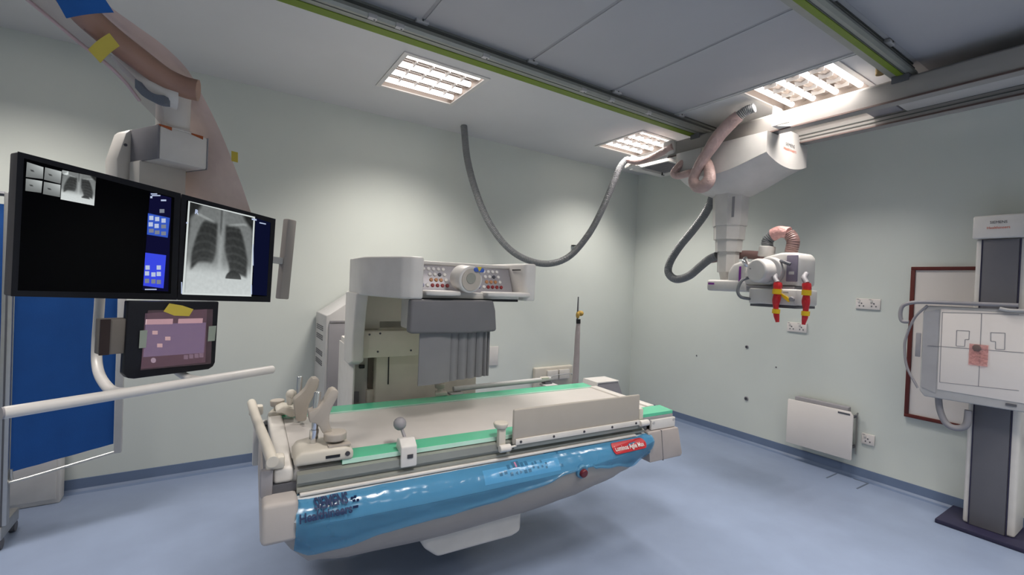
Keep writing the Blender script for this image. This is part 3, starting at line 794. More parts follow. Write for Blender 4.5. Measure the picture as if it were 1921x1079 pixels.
# side guard
g = thing('side_guard', 'flat taupe side guard board standing along the near edge of the table', 'guard board', T.w((.17, -.03, .72)))
b = MB(T); b.box(-.217, .555, -.045, -.030, .722, .882, .012, 3); b.build('board', M_guard, g)
b = MB(T); b.box(-.205, .553, -.052, -.044, .722, .748, .002); k = b.build('mounting_strip', M_warm, g)
for u in (-.18, .0, .18, .36, .525):
    MB(T).cyl((u, -.0515, .735), (u, -.0545, .735), .006, seg=10).build('screw', M_ink, k)
b = MB(T); b.box(-.21, .55, -.043, -.023, .700, .722, .004); b.build('lower_strip', M_rail, g)
b = MB(T); b.cyl((-.285, -.045, .715), (-.23, -.045, .715), .0165, seg=16, round_=.004); b.cyl((-.23, -.045, .715), (-.20, -.045, .718), .005, seg=8); b.build('pin', M_warm, g)
b = MB(T); b.box(-.285, -.25, -.04, -.012, .715, .80, .006); b.cyl((-.268, -.02, .80), (-.268, -.02, .825), .03, .034, 18, .006); b.build('clamp_knob', M_cream, g)
b = MB(T); b.cyl((.565, -.04, .725), (.625, -.04, .725), .0165, seg=16, round_=.004); b.build('pin', M_warm, g)
b = MB(T); b.box(.57, .60, -.03, .01, .74, .80, .006); b.build('end_bracket', M_cream, g)
# rear hand rail
r = thing('hand_rail', 'thin grey hand rail along the far edge of the examination table', 'hand rail', T.w((.24, .83, .755)))
b = MB(T); b.tube([(-.15, .82, .775), (.1, .82, .779), (.45, .825, .783), (.58, .83, .786)], .0165, 12, 4); b.build('bar', M_lgrey, r)
b = MB(T); b.box(.52, .58, .80, .85, .74, .77, .005); b.build('bracket', M_dgrey, r)
b = MB(T); b.box(.50, .56, .81, .84, .79, .803, .004); b.build('bracket_knob', M_cream, r)
b = MB(T); b.tube([(.58, .83, .79), (.62, .83, .805), (.75, .83, .812), (.77, .83, .80)], .003, 6, 4); b.build('wire_hook', M_grey, r)
b = MB(T); b.box(-.18, -.1, .765, .84, .745, .757); b.box(.50, .60, .755, .84, .745, .757); b.build('bracket_base', M_lgrey, r)

# ------------------------------------------------------------------ imaging tower behind the table
M_tower = mat('tower_cream_lightened', 'dfd8c8', .45)  # cream enamel lightened in the colour to offset the shadow on the tower
tw = thing('imaging_tower', 'white fluoroscopy tower with button console and grey lead apron over the table', 'x-ray tower', T.w((-.33, 1.1, 0)))
b = MB(T); b.box(-.60, .06, .93, 1.42, .0, 1.20, .012); b.build('column', M_tower, tw)
b = MB(T); b.box(-.725, -.60, 1.0, 1.40, .0, 1.05, .006); b.build('side_channel', M_warm, tw)
b = MB(T); b.box(-.735, -.725, .90, 1.40, .0, 1.02, .002); b.build('edge_plate', M_white, tw)
b = MB(T); b.box(-.632, -.607, .985, 1.0, .78, 1.10); b.build('dark_guide', mat('brown_guide_rail', '6d6258', .5), tw)
b = MB(T); b.box(-.64, -.60, .96, 1.0, .70, .775, .004); b.build('guide_stop', M_tower, tw)
b = MB(T); b.box(-.722, -.68, .99, 1.0, .70, .765); b.build('grey_foot_pad', M_grey, tw)
b = MB(T); b.box(-.685, -.655, .975, 1.0, .905, .925, .003); b.build('limit_switch', M_black, tw)
b = MB(T); b.prism([(-.529, .81), (-.522, .81), (-.526, 1.06), (-.532, 1.06)], 'y', .9265, .931); b.build('slot', M_black, tw)
# carriage body that rides on the column
b = MB(T); b.box(-.715, .02, .86, 1.20, .985, 1.14, .01); k = b.build('carriage_body', M_tower, tw)
for u, z in ((-.66, 1.12), (-.60, 1.125), (-.61, 1.02), (-.415, 1.02)):
    MB(T).cyl((u, .861, z), (u, .857, z), .006, seg=10).build('screw', M_dgrey, k)
b = MB(T); b.box(-.70, .02, .93, 1.25, 1.14, 1.36, .01); b.build('carriage_neck', mat('pale_cream_enamel', 'd9d3c6', .5), tw)
b = MB(T); b.prism([(.90, .945), (.80, .975), (.80, 1.12), (.73, 1.36), (1.05, 1.36), (1.05, .945)], 'x', -.765, -.70, .012, 3); b.build('carriage_cheek', M_white, tw)
# console head
def cheek(poly, name, m_): 
    b = MB(T); b.prism(poly, 'z', 1.352, 1.553, .012, 3, 25); return b.build(name, m_, tw)
cheek([(-.757, 1.0), (-.755, .62), (-.735, .545), (-.64, .325), (-.60, .292), (-.545, .285), (-.545, 1.0)], 'head_cheek', M_white)
cheek([(.01, .50), (.015, .31), (.03, .29), (.085, .29), (.09, .32), (.09, 1.0), (.01, 1.0)], 'head_cheek', M_white)
b = MB(T); b.box(-.545, .01, .52, 1.0, 1.36, 1.545, .01); b.build('head_body', M_warm, tw)
CP = Fr(T.w((-.265, .395, 1.385)), T.X, (T.Y*-.86+T.Z*.5).normalized())   # tilted console face: y runs up the panel
CP = Fr(T.w((-.265, .40, 1.385)), T.X, (T.Z*0.42-T.Y*0.91))
b = MB(CP); b.box(-.28, .275, -.01, .155, -.05, 0.0, .004); con = b.build('console_panel', mat('silver_console', 'a6a4aa', .4, .2), tw)
b = MB(CP); b.box(-.28, .275, .15, .168, -.04, .012, .005); b.build('console_top_rim', M_white, tw)
MK = {'w': mat('white_button', 'e4e2e0', .3), 'r': mat('red_button', '8f2f33', .35), 'o': mat('tan_button', 'c08a62', .35), 'd': mat('dark_button', '50525c', .4), 'l': mat('lilac_button', '8f92b0', .4)}
lay = ['wwwwww', 'd.wwdw', 'd.ooow', 'lwrrrr']
for side in (0, 1):
    for j, row in enumerate(lay):
        for i, c in enumerate(row):
            if c == '.': continue
            x = (-.255 if side == 0 else .06)+i*.0265+(.004*j); y = .128-j*.0305
            q = MB(CP).cyl((x, y, -.001), (x, y, .007), .0102, .0092, 12, .002).build('button', MK[c], con)
# grip ledges
for a, c in ((-.275, -.075), (.05, .33)):
    b = MB(T); o = -.265
    b.prism([(o+a, .36), (o+a+.01, .285), (o+a+.05, .262), (o+c-.06, .262), (o+c-.01, .29), (o+c, .36)], 'z', 1.372, 1.396, .008, 3); b.build('grip_ledge', M_white, tw)
b = MB(T); b.box(-.54, .005, .33, .52, 1.357, 1.388, .004); b.build('console_sill', M_warm, tw)
b = MB(T); b.box(-.55, .0, .33, .60, 1.345, 1.357); b.build('black_gap', M_black, tw)
# round joystick drum wrapped in clear foil
dc = T.hit(884, 525, 'y', .27); dc = Vector((dc[0], .27, dc[2]))
ax = Vector((-.15, .98, .10)).normalized()
b = MB(T); b.cyl(dc+ax*.10, dc, .066, .068, 36, .008); k = b.build('drum', M_white, tw)
b = MB(T); b.cyl(dc+ax*.002, dc-ax*.004, .056, .055, 32); b.build('drum_face', mat('drum_face_beige', 'b4aca2', .4), k)
b = MB(T); b.cyl(dc-ax*.002+Vector((-.004, 0, .008)), dc-ax*.008+Vector((-.004, 0, .008)), .028, .027, 24); b.build('drum_centre', mat('drum_centre_greygreen', '93938a', .4), k)
for q, (o, m_) in enumerate((((.022, .052), mat('blue_tape_spot', '3f5fb0', .4)), ((.05, .050), mat('blue_tape_spot', '3f5fb0', .4)), ((.037, .056), M_tapey))):
    b = MB(T); b.ball(dc-ax*.008+Vector((o[0], 0, o[1])), .016, 10, (1, .3, .8)); b.build('tape_spot', m_, k)
b = MB(T); b.box(-.06, .005, .497, .518, 1.44, 1.52); b.build('cheek_recess', M_warm, tw)
MB(T).box(.008, .0105, .33, .42, 1.515, 1.521).build('cheek_slot', M_black, tw)
# lead apron: upper block, wide flap and narrow pleats
def flap_sheet(u0, u1, z0a, z0b, z1, v, bulge, name, m_, taper=0.0, thick=.008):
    n = 10; rows = []
    for j in range(9):
        t = j/8; row = []
        for i in range(n+1):
            a = i/n; u = u0+taper*(1-t)*0+(u1-u0)*a; z = (z0a+(z0b-z0a)*a)*(1-t)+z1*t
            row.append(Vector((u, v-bulge*math.sin(math.pi*a)*(1-.4*t), z)))
        rows.append(row)
    b = MB(T); b.loft(rows, caps=False, closed=False)
    rows2 = [[p+Vector((0, thick, 0)) for p in r_] for r_ in rows]
    b.loft(rows2, caps=False, closed=False)
    per = [r_[0] for r_ in rows]; per2 = [r_[0] for r_ in rows2]; b.loft([per, per2], caps=False, closed=False)
    per = [r_[-1] for r_ in rows]; per2 = [r_[-1] for r_ in rows2]; b.loft([per, per2], caps=False, closed=False)
    b.loft([rows[0], rows2[0]], caps=False, closed=False); b.loft([rows[-1], rows2[-1]], caps=False, closed=False)
    return b.build(name, m_, tw)
b = MB(T); b.prism([(-.60, 1.352), (-.605, 1.20), (-.60, 1.19), (-.30, 1.186), (-.150, 1.193), (-.146, 1.205), (-.155, 1.30), (-.17, 1.352)], 'y', .285, .345, .012, 3); b.build('apron_head', M_apron, tw)
flap_sheet(-.545, -.385, .935, .945, 1.20, .315, .012, 'apron_flap', M_apron2)
for i, (a, c) in enumerate(((-.39, -.335), (-.338, -.285), (-.288, -.238), (-.24, -.195), (-.198, -.175))):
    flap_sheet(a, c-.004, .946+.003*i, .950+.003*i, 1.20, .325, .016, 'apron_flap', M_apron2)
b = MB(T); b.box(-.172, -.16, .33, .36, .955, 1.20, .002); b.build('apron_flap', M_apron, tw)
b = MB(T); b.box(-.56, -.16, .345, .60, 1.19, 1.345, .01); b.build('collimator_body', M_warm, tw)
# ------------------------------------------------------------------ grey cabinet by the back wall
cb = thing('equipment_cabinet', 'tall grey equipment cabinet with sloping top and side vents behind the tower', 'cabinet', (.9, 3.7, 0))
b = MB(); b.prism([(.675, 0), (.675, 1.155), (.70, 1.165), (.93, 1.325), (1.13, 1.325), (1.13, 0)], 'y', 3.50, 3.90, .008); b.build('cabinet_body', M_lgrey, cb)
b = MB(); b.box(.695, 1.11, 3.492, 3.50, .05, 1.10, .003); b.build('cabinet_door', M_grey, cb)
b = MB(); b.box(.70, 1.13, 3.49, 3.50, 1.104, 1.118); b.build('door_lintel', M_grey, cb)
for z in (1.06, .99, .87, .80):
    for k in range(3):
        MB().box(.672, .676, 3.60, 3.84, z-.014*k, z-.014*k+.007).build('vent_slot', M_dgrey, cb)
MB().cyl((.86, 3.492, .62), (.86, 3.47, .62), .012, seg=12).build('door_knob', M_lgrey, cb)

# ------------------------------------------------------------------ display boom
db = thing('display_boom', 'ceiling boom carrying two wide black monitors, a touch panel and a white push bar', 'monitor boom', D.w((0, .1, 1.0)))
d1, d2 = 1.37, 2.15
TL, BL, TR, BR = depth(33, 284, d1), depth(20, 556, d1), depth(517, 411, d2), depth(507, 567, d2)
cen = (TL+BL+TR+BR)/4
U_ = ((TR+BR)-(TL+BL)).normalized(); Wv = ((TL+TR)-(BL+BR)); Wv = (Wv-U_*Wv.dot(U_)).normalized()
MF = Fr(cen, U_, Wv)
def mf(px, py, y=0.0): return MF.hit(px, py, 'y', y)
M_bez = mat('black_bezel', '1b1c22', .4, var=.03, spec=.2)
M_scr = mat('black_glass_screen', '040407', .12, var=0, spec=.06)
def monitor(pxs, side):
    q = [mf(*p) for p in pxs]     # TL TR BR BL
    mo = MB(MF)
    n = 4
    front = [Vector((p[0], 0, p[2])) for p in q]; back = [Vector((p[0], .055, p[2])) for p in q]
    mo.solid(front+back, [(0, 1, 2, 3), (7, 6, 5, 4)]+[(k, (k+1) % 4, 4+(k+1) % 4, 4+k) for k in range(4)], .006, 2)
    k = mo.build('monitor', mat('dark_grey_casing', '4b484a', .5), db)
    b = MB(MF); b.add([Vector((p[0], -.0006, p[2])) for p in q], [(0, 1, 2, 3)]); b.build('bezel', M_bez, k)
    return k
def quad(parent, name, pts, m_, y):
    b = MB(MF); b.add([Vector((p[0], y, p[2])) for p in (mf(*q) for q in pts)], [(0, 1, 2, 3)]); return b.build(name, m_, parent)
def lerp2(q, s, t):
    a = (q[0][0]+(q[1][0]-q[0][0])*s, q[0][1]+(q[1][1]-q[0][1])*s); c = (q[3][0]+(q[2][0]-q[3][0])*s, q[3][1]+(q[2][1]-q[3][1])*s)
    return (a[0]+(c[0]-a[0])*t, a[1]+(c[1]-a[1])*t)
def sm(a, b, x):
    t = max(0, min(1, (x-a)/(b-a))); return t*t*(3-2*t)
def xray(s, t):
    """grey value of a chest picture, s to the right, t down"""
    edge = abs(s-.51)
    v = .50+.10*t+.28*sm(.58, .80, t)
    # soft tissue: shoulders, dark air outside
    half = .50-.16*(1-sm(.0, .20, t))+.03*sm(.2, .6, t)
    v *= 1-.65*sm(half-.05, half+.04, edge)
    def lung(inner, outer, bot):
        top = .155
        a = sm(top-.02, top+.05, t)*(1-sm(bot-.03, bot+.03, t))
        lo, hi = min(inner, outer), max(inner, outer)
        return a*sm(lo-.02, lo+.035, s)*(1-sm(hi-.035, hi+.02, s))
    g = max(0, min(1, (t-.14)/.42))**.5
    l1 = lung(.455-.06*sm(.5, .7, t), .29-.225*g, .635+.9*(s-.31)**2+.05*sm(.2, .08, s))
    l2 = lung(.57+.09*sm(.42, .72, t), .74+.205*g, .745+1.0*(s-.74)**2)
    L = max(l1, l2)
    arch = (t-.55*(edge-.22)**2*3)*1.0
    ribs = .04*sm(.0, 1.0, math.sin(arch*66))
    v = v*(1-L)+(.20+.10*t+ribs+.10*max(0, 1-abs(s-.51)/.2)*sm(.3, .55, t))*L
    sp = math.exp(-((s-.515)/.04)**2); v = v*(1-.6*sp)+(.62+.28*t)*.6*sp
    tr = math.exp(-((s-.505)/.018)**2)*(1-sm(.22, .34, t)); v -= .22*tr
    cl = 1-sm(.4, 1.0, abs(t-.135-.22*max(0, .34-edge)+.02)/.022); v += .13*cl*sm(.07, .14, edge)*(1-sm(.36, .42, edge))
    st = 1-sm(.90, 1.04, math.hypot((s-.735)/.125, (t-.815)/.105))
    if t < .815: v = v*(1-st)+(.24+.12*(t-.72)/.1)*st
    v += .03*noise.noise(Vector((s*25, t*25, 0)))+.015*noise.noise(Vector((s*70, t*70, 5)))
    return max(.03, min(.97, v))
def picture(parent, name, q, fn, nx, ny, y, m_):
    vs, cols = [], []
    for j in range(ny+1):
        for i in range(nx+1):
            p = mf(*lerp2(q, i/nx, j/ny)); vs.append(Vector((p[0], y, p[2]))); cols.append(fn(i/nx, j/ny))
    fs = [(j*(nx+1)+i, j*(nx+1)+i+1, (j+1)*(nx+1)+i+1, (j+1)*(nx+1)+i) for j in range(ny) for i in range(nx)]
    b = MB(MF); b.add(vs, fs); o = b.build(name, m_, parent, recalc=False)
    a = o.data.color_attributes.new('picture', 'FLOAT_COLOR', 'POINT')
    for k, c in enumerate(cols):
        g = lin(c); a.data[k].color = (g*.94, g*1.0, g*.99, 1)
    return o
M_pic = emit_attr('lit_xray_picture', .80)
m1 = monitor([(33, 284), (339, 363), (331, 563), (20, 556)], 0)
m1['label'] = 'left black monitor with a mostly dark screen and blue menus'
quad(m1, 'screen', [(45, 297), (327, 371), (320, 551), (33, 545)], M_scr, -.0012)
thumbs = [[(50, 304), (81, 314), (80, 336), (48, 332)], [(84, 314), (115, 322), (113, 345), (82, 337)], [(48, 335), (79, 340), (77, 362), (47, 358)], [(82, 341), (113, 347), (112, 370), (80, 364)]]
for t_ in thumbs:
    picture(m1, 'thumbnail_picture', t_, lambda s, t: .50+.26*s*(1-t)+.1*(1-t)-(.5 if math.hypot(s-.35, t-.5) < .07 else 0), 10, 10, -.002, M_pic)
picture(m1, 'small_chest_picture', [(116, 319), (180, 332), (176, 386), (113, 374)], lambda s, t: min(.97, xray(s, t)*1.05+(.5 if math.hypot(s-.09, (t-.05)) < .1 else 0)), 40, 40, -.002, M_pic)
M_nvy = emit('screen_navy', '16163e', .6); M_bl1 = emit('screen_blue', '3a5fd0', .8); M_bl2 = emit('screen_bright_blue', '3f4ff0', .85)
M_ic = emit('screen_icon_white', 'c9d6f4', .8); M_icg = emit('screen_icon_grey', '8f96a6', .7)
quad(m1, 'menu_strip', [(281, 361), (321, 371), (315, 547), (267, 544)], M_nvy, -.0018)
quad(m1, 'menu_panel', [(277, 400), (318, 409), (314, 446), (275, 440)], M_bl1, -.0024)
quad(m1, 'menu_panel', [(272, 474), (311, 479), (306, 541), (268, 536)], M_bl2, -.0024)
ic = []
for (x, y) in ((283, 409), (294, 411), (306, 414), (282, 421), (293, 424)): ic.append((x, y, 8, 8, M_ic))
for (x, y) in ((306, 425), (283, 433), (294, 436), (306, 438), (303, 396)): ic.append((x, y, 9, 7, M_icg))
for (x, y) in ((276, 502), (297, 502), (275, 513), (287, 515), (297, 514), (275, 527), (287, 528), (297, 529)): ic.append((x, y, 8, 8, M_icg if y > 520 else M_ic))
for (x, y, w, h) in ((288, 364, 12, 2), (292, 367, 16, 2), (306, 376, 10, 3), (283, 370, 4, 4), (282, 543, 22, 2)): ic.append((x, y, w, h, M_ic))
for x, y, w, h, m_ in ic:
    quad(m1, 'menu_icon', [(x-w/2, y-h/2), (x+w/2, y-h/2), (x+w/2, y+h/2), (x-w/2, y+h/2)], m_, -.003)
m2 = monitor([(341, 364), (517, 411), (507, 567), (333, 563)], 1)
m2['label'] = 'right black monitor showing a large chest picture'
quad(m2, 'screen', [(350, 376), (508, 418), (500, 556), (341, 552)], M_scr, -.0012)
XQ = [(354, 378), (477, 408), (470, 556), (342, 552)]
quad(m2, 'picture_frame', [(353, 377), (478, 407), (471, 556.5), (341, 552.5)], emit('picture_frame_white', 'dfe6e4', .85), -.0016)
picture(m2, 'chest_picture', [(356, 379), (475, 409), (468, 553), (345, 549)], xray, 100, 120, -.002, M_pic)
quad(m2, 'menu_strip', [(479, 409), (507, 418), (500, 555), (473, 553)], emit('screen_dim_navy', '151a3c', .5), -.0018)
for x, y, w, h in ((492, 418, 12, 2), (476, 411, 9, 3), (474, 478, 1.6, 40), (471, 543, 2, 18), (340, 540, 2, 22), (350, 418, 3, 3)):
    quad(m2, 'menu_icon', [(x-w/2, y-h/2), (x+w/2, y-h/2+w*.2), (x+w/2, y+h/2+w*.2), (x-w/2, y+h/2)], M_ic, -.003)
vs, fs = text_poly('R', .024, .001); c = mf(368, 398)
MB(MF).add([(c[0]+x*.9, -.003, c[2]+y) for x, y in vs], fs).build('letter', M_ic, m2)
# mount plate behind the monitors
a0, a1 = mf(120, 420), mf(420, 500)
b = MB(MF); b.box(a0[0], a1[0], .056, .10, -.10, .08, .008); b.build('mount_plate', M_lgrey, db)
# side handle
h0, h1, h2 = mf(548, 411), mf(541, 562), mf(515, 487)
b = MB(MF); b.box(h2[0]-.03, (h0[0]+h1[0])/2, .02, .045, h2[2]-.016, h2[2]+.016, .004); b.build('handle_arm', M_lgrey, db)
b = MB(MF); b.box((h0[0]+h1[0])/2-.024, (h0[0]+h1[0])/2+.026, .012, .05, h1[2], h0[2], .006); b.build('side_handle', M_hull, db)
# swivel block, post and yoke
V = .36
q = [D.hit(x, y, 'y', V) for x, y in ((299, 293), (388, 323), (388, 272), (299, 233))]
u0, u1 = q[0][0], q[1][0]; z0, z1 = (q[0][2]+q[1][2])/2, q[3][2]
lf = D.hit(247, 290, 'x', u0)
vb = min(V+.26, max(V+.12, lf[1]))
b = MB(D); b.box(u0, u1, V, vb, z0, z1, .008); k = b.build('swivel_block', M_warm, db)
MB(D).box(u0-.006, u0+.001, V+.002, vb-.002, z0, z1, .003).build('end_plate', mat('slate_grey_plate', '77757b', .5), k)
MB(D).box(u1-.001, u1+.003, V, vb, z0, z1).build('seam_plate', M_grey, k)
pm = (u0+u1)/2-.01; pv = V+.07
b = MB(D); b.cyl((pm, pv, z1-.002), (pm, pv, z1+.010), .075, .070, 30, .003); k2 = b.build('swivel_ring', M_warm, db)
top = D.hit(335, 180, 'y', pv)
b = MB(D); b.cyl((pm, pv, z1+.006), (pm, pv, top[2]+.01), .058, .060, 30); b.build('post', M_warm, db)
for du in (-.062, .058):
    b = MB(D); b.prism([(pm+du-.022, z1-.004), (pm+du+.022, z1-.012), (pm+du+.022, z1+.0015), (pm+du-.022, z1+.0015)], 'y', V-.002, V+.02); b.build('orange_clip', M_orange, db)
yq = [D.hit(x, y, 'y', vb-.05) for x, y in ((252, 296), (340, 325))]
b = MB(D); b.box(yq[0][0], yq[1][0], vb-.09, vb-.01, 1.45, z0+.002, .006); b.build('yoke', M_warm, db)
bq = [D.hit(x, y, 'y', vb+.06) for x, y in ((206, 335), (205, 300), (222, 252), (230, 246), (254, 246), (254, 340))]
b = MB(D); b.prism([(p[0], p[2]) for p in bq]+[(bq[-1][0], 1.45), (bq[0][0], 1.45)], 'y', vb+.0, vb+.10, .008); k = b.build('back_bracket', M_warm, db)
s_ = D.hit(235, 272, 'y', vb)
MB(D).cyl((s_[0], vb+.002, s_[2]), (s_[0], vb-.004, s_[2]), .006, seg=10).build('screw', M_dgrey, k)
# boom arm up to the ceiling
arm_px = [(372, 170, 1.80), (345, 163, 1.78), (310, 147, 1.74), (262, 112, 1.66), (205, 68, 1.57), (155, 22, 1.48), (110, -40, 1.38), (60, -130, 1.30)]
P_ = [depth(*a) for a in arm_px]
M_arm = mat('shaded_film_tinted_arm', '9a7767', .45, var=.05)  # beige arm; shade and the pink film's tint are put into this brown
b = MB(); b.tube(P_, .042, 10, 6); b.build('arm', M_arm, db)
e = P_[-1]; b = MB(); b.cyl((e.x, e.y, e.z-.02), (e.x, e.y, HC), .07, seg=24); b.build('ceiling_post', M_warm, db)
b = MB(); b.cyl((e.x, e.y, HC-.03), (e.x, e.y, HC), .16, seg=28, round_=.008); b.build('ceiling_flange', M_white, db)
P2 = [depth(x, y, d) for x, y, d in ((216, 102, 1.66), (245, 130, 1.69), (275, 156, 1.72), (305, 176, 1.76), (330, 182, 1.79))]
b = MB(); b.tube(P2, lambda t: .018+.034*t, 12, 6); b.build('arm_underside', M_warm, db)
P2 = [depth(x, y, d) for x, y, d in ((253, 156, 1.62), (268, 172, 1.65), (290, 184, 1.69), (308, 187, 1.72))]
b = MB()
rows = [[p+UP*.016, p-UP*.016, p-UP*.016+FWD*.03, p+UP*.016+FWD*.03] for p in catmull(P2, 6)]
b.loft(rows, smooth=False); b.build('grey_cover', mat('blue_grey_plastic', '5d6470', .5), db)
# tapes
def patch(name, px, m_, parent, bulge=.0, n=6):
    """a strip of tape: px gives four corners with depth"""
    c = [depth(*p) for p in px]; rows = []
    for j in range(n+1):
        t = j/n; row = []
        for i in range(n+1):
            s = i/n; p = (c[0].lerp(c[1], s)).lerp(c[3].lerp(c[2], s), t); p -= FWD*bulge*math.sin(math.pi*s)
            row.append(p)
        rows.append(row)
    b = MB(); b.loft(rows, caps=False, closed=False)
    b.loft([[p+FWD*.0015 for p in r_] for r_ in rows], caps=False, closed=False)
    return b.build(name, m_, parent)
patch('blue_tape', ((96, -16, 1.36), (190, -12, 1.36), (213, 23, 1.40), (124, 34, 1.40)), M_tapeb, db, .006)
patch('yellow_tape', ((165, 93, 1.50), (205, 62, 1.50), (224, 86, 1.53), (188, 118, 1.53)), M_tapey, db, .004)
# push bar
b0 = depth(5, 775, 1.2); b1 = depth(512, 693, 1.877); zb_ = (b0.z+b1.z)/2; b0.z = b1.z = zb_
b = MB(); b.cyl(b0, b1, .0165, .0165, 20, .004); pb = b.build('push_bar', M_white, db)
dv = (b1-b0).normalized(); MB().cyl(b0-dv*.003, b0+dv*.001, .0158, seg=20).build('end_cap', M_grey, pb)
def on_bar(px):
    lo, hi = 0, 1
    best = min((abs((lambda P: CX+FPX*(P-EYE).dot(RIGHT)/(P-EYE).dot(FWD))(b0.lerp(b1, i/400))-px), i/400) for i in range(401)); return b0.lerp(b1, best[1])
j0 = on_bar(238); j1 = on_bar(385)
dj = 1.5
jd_ = (j0-EYE).dot(FWD)
P_ = [depth(188, 530, 1.76), depth(187, 566, 1.75), depth(182, 640, 1.72), depth(182, 682, 1.68), depth(190, 710, 1.6), depth(210, 733, 1.5)]+[j0]
b = MB(); b.tube(P_, .0160, 14, 8); b.build('tube_frame', M_white, db)
jd_ = (j1-EYE).dot(FWD)
P_ = [depth(x, y, jd_+.03) for x, y in ((318, 600), (320, 660), (328, 690), (342, 703), (362, 711))]+[j1]
b = MB(); b.tube(P_, .0135, 14, 8); b.build('tube_frame', M_white, db)
# touch panel
TPF = MF
pq = [depth(240, 560, 1.50), depth(411, 560, 1.74), depth(402, 691, 1.74), depth(232, 711, 1.50)]
tcen = sum(pq, Vector())/4; tx = ((pq[1]+pq[2])-(pq[0]+pq[3])).normalized(); tz = (pq[0]+pq[1])-(pq[3]+pq[2]); tz = (tz-tx*tz.dot(tx)).normalized()
TF = Fr(tcen, tx, tz)
def tf(px, py, y=0.0):
    p = TF.hit(px, py, 'y', 0); return Vector((p[0], y, p[2]))
out = [tf(*p) for p in ((241, 565), (411, 566), (404, 680), (400, 688), (392, 693), (252, 711), (240, 710), (232, 702))]
b = MB(TF); b.solid([Vector((p.x, 0, p.z)) for p in out]+[Vector((p.x, .035, p.z)) for p in out], [tuple(range(8)), tuple(range(15, 7, -1))]+[(k, (k+1) % 8, 8+(k+1) % 8, 8+k) for k in range(8)], .004, 2)
tp = b.build('touch_panel', M_bez, db, 'black framed touch panel with a dim lilac screen')
def tquad(name, pts, m_, y):
    b = MB(TF); b.add([tf(p[0], p[1], y) for p in pts], [tuple(range(len(pts)))]); return b.build(name, m_, tp)
tquad('screen', [(272, 588), (388, 580), (385, 680), (264, 692)], emit('lilac_screen_dark', '5c4a56', .75), -.001)
tquad('screen_field', [(273, 608), (386, 605), (382, 662), (268, 670)], emit('lilac_screen', '8a82a4', .8), -.002)
for pts in ([(273, 599), (324, 598), (323, 608), (272, 609)], [(334, 598), (380, 597), (379, 606), (333, 607)]):
    tquad('screen_bar', pts, emit('screen_bar_pink', 'e0c4c8', .9), -.003)
for x, y in ((290, 624), (314, 635), (299, 648)): tquad('screen_icon', [(x-5, y-3.5), (x+5, y-3.5), (x+5, y+3.5), (x-5, y+3.5)], emit('screen_icon_pink', 'ead4d0', .9), -.003)
for x, y in ((348, 670), (358, 668.5), (368, 667.5), (377, 666.5)): tquad('screen_icon', [(x-4, y-4), (x+4, y-4), (x+4, y+4), (x-4, y+4)], emit('screen_icon_dim', '94899a', .8), -.003)
tquad('screen_icon', [(287+5*math.cos(a*.628), 676+5*math.sin(a*.628)) for a in range(10)], emit('screen_icon_pale', 'c9c2d2', .8), -.003)
tquad('protective_film', [(276, 582), (398, 580), (394, 682), (262, 694)], film('lilac_foil', 'e6d2d6', '9a7f88', .28, .15, .4, 30), -.006)
def ttape(name, pts, m_):
    b = MB(TF); f_ = [tf(p[0], p[1], -.0075) for p in pts]; k_ = [tf(p[0], p[1], -.0062) for p in pts]; n = len(pts)
    b.add(f_+k_, [tuple(range(n)), tuple(range(2*n-1, n-1, -1))]+[(k, (k+1) % n, n+(k+1) % n, n+k) for k in range(n)]); b.build(name, m_, tp)
ttape('yellow_tape', [(305, 584), (316, 569), (340, 573), (361, 580), (353, 593), (325, 592)], M_tapey)
ttape('grey_tape', [(261, 620), (275, 619), (272, 652), (259, 653)], M_tapeg)
ttape('grey_tape', [(390, 612), (404, 611), (401, 639), (388, 640)], M_tapeg)
c0 = tf(193, 600, .03); c1 = tf(235, 664, .03)
b = MB(TF); b.box(c0.x, c1.x+.03, .01, .06, c1.z, c0.z, .004); k = b.build('side_bracket', mat('brown_grey_bracket', '6c665f', .5), db)
MB(TF).box(c0.x-.003, c0.x+.022, .006, .012, c1.z, c0.z).build('bracket_edge', mat('dark_brown_edge', '2a1c19', .4), k)
b = MB(TF); b.box(c1.x+.02, c1.x+.14, .034, .09, c1.z-.02, c0.z+.02, .01); b.build('panel_post', M_lgrey, db)

# ------------------------------------------------------------------ plastic sheets hanging on the boom
def sheet(Lp, Rp, m_, name, label, n=10, amp=.02, seed=0.0):
    La, Ra = catmull([depth(*p) for p in Lp], 5), catmull([depth(*p) for p in Rp], 5)
    k = min(len(La), len(Ra)); rows = []
    for j in range(41):
        t = j/40; a = La[min(len(La)-1, int(t*(len(La)-1)+.5))]; c = Ra[min(len(Ra)-1, int(t*(len(Ra)-1)+.5))]
        row = []
        for i in range(n+1):
            s = i/n; p = a.lerp(c, s); p += FWD*amp*noise.noise(Vector((s*2.2+seed, t*5, seed)))*math.sin(math.pi*min(1, s*1.2))
            row.append(p)
        rows.append(row)
    b = MB(); b.loft(rows, caps=False, closed=False)
    return tag(b.build(name, m_, recalc=False), label, 'plastic sheet')
sheet([(118, -60, 1.50), (150, -10, 1.55), (200, 45, 1.64), (260, 92, 1.73), (310, 128, 1.83), (345, 155, 1.90), (338, 200, 2.0), (332, 250, 2.05), (330, 300, 2.06), (328, 340, 2.06), (332, 375, 2.06)],
      [(150, -60, 1.50), (195, 2, 1.58), (250, 44, 1.66), (305, 84, 1.75), (348, 126, 1.82), (374, 168, 1.90), (402, 222, 1.98), (420, 262, 2.02), (437, 305, 2.04), (455, 352, 2.05), (472, 402, 2.06)],
      M_pinkfilm, 'plastic_sheet', 'pinkish plastic sheet draped from the boom arm down behind the right monitor')
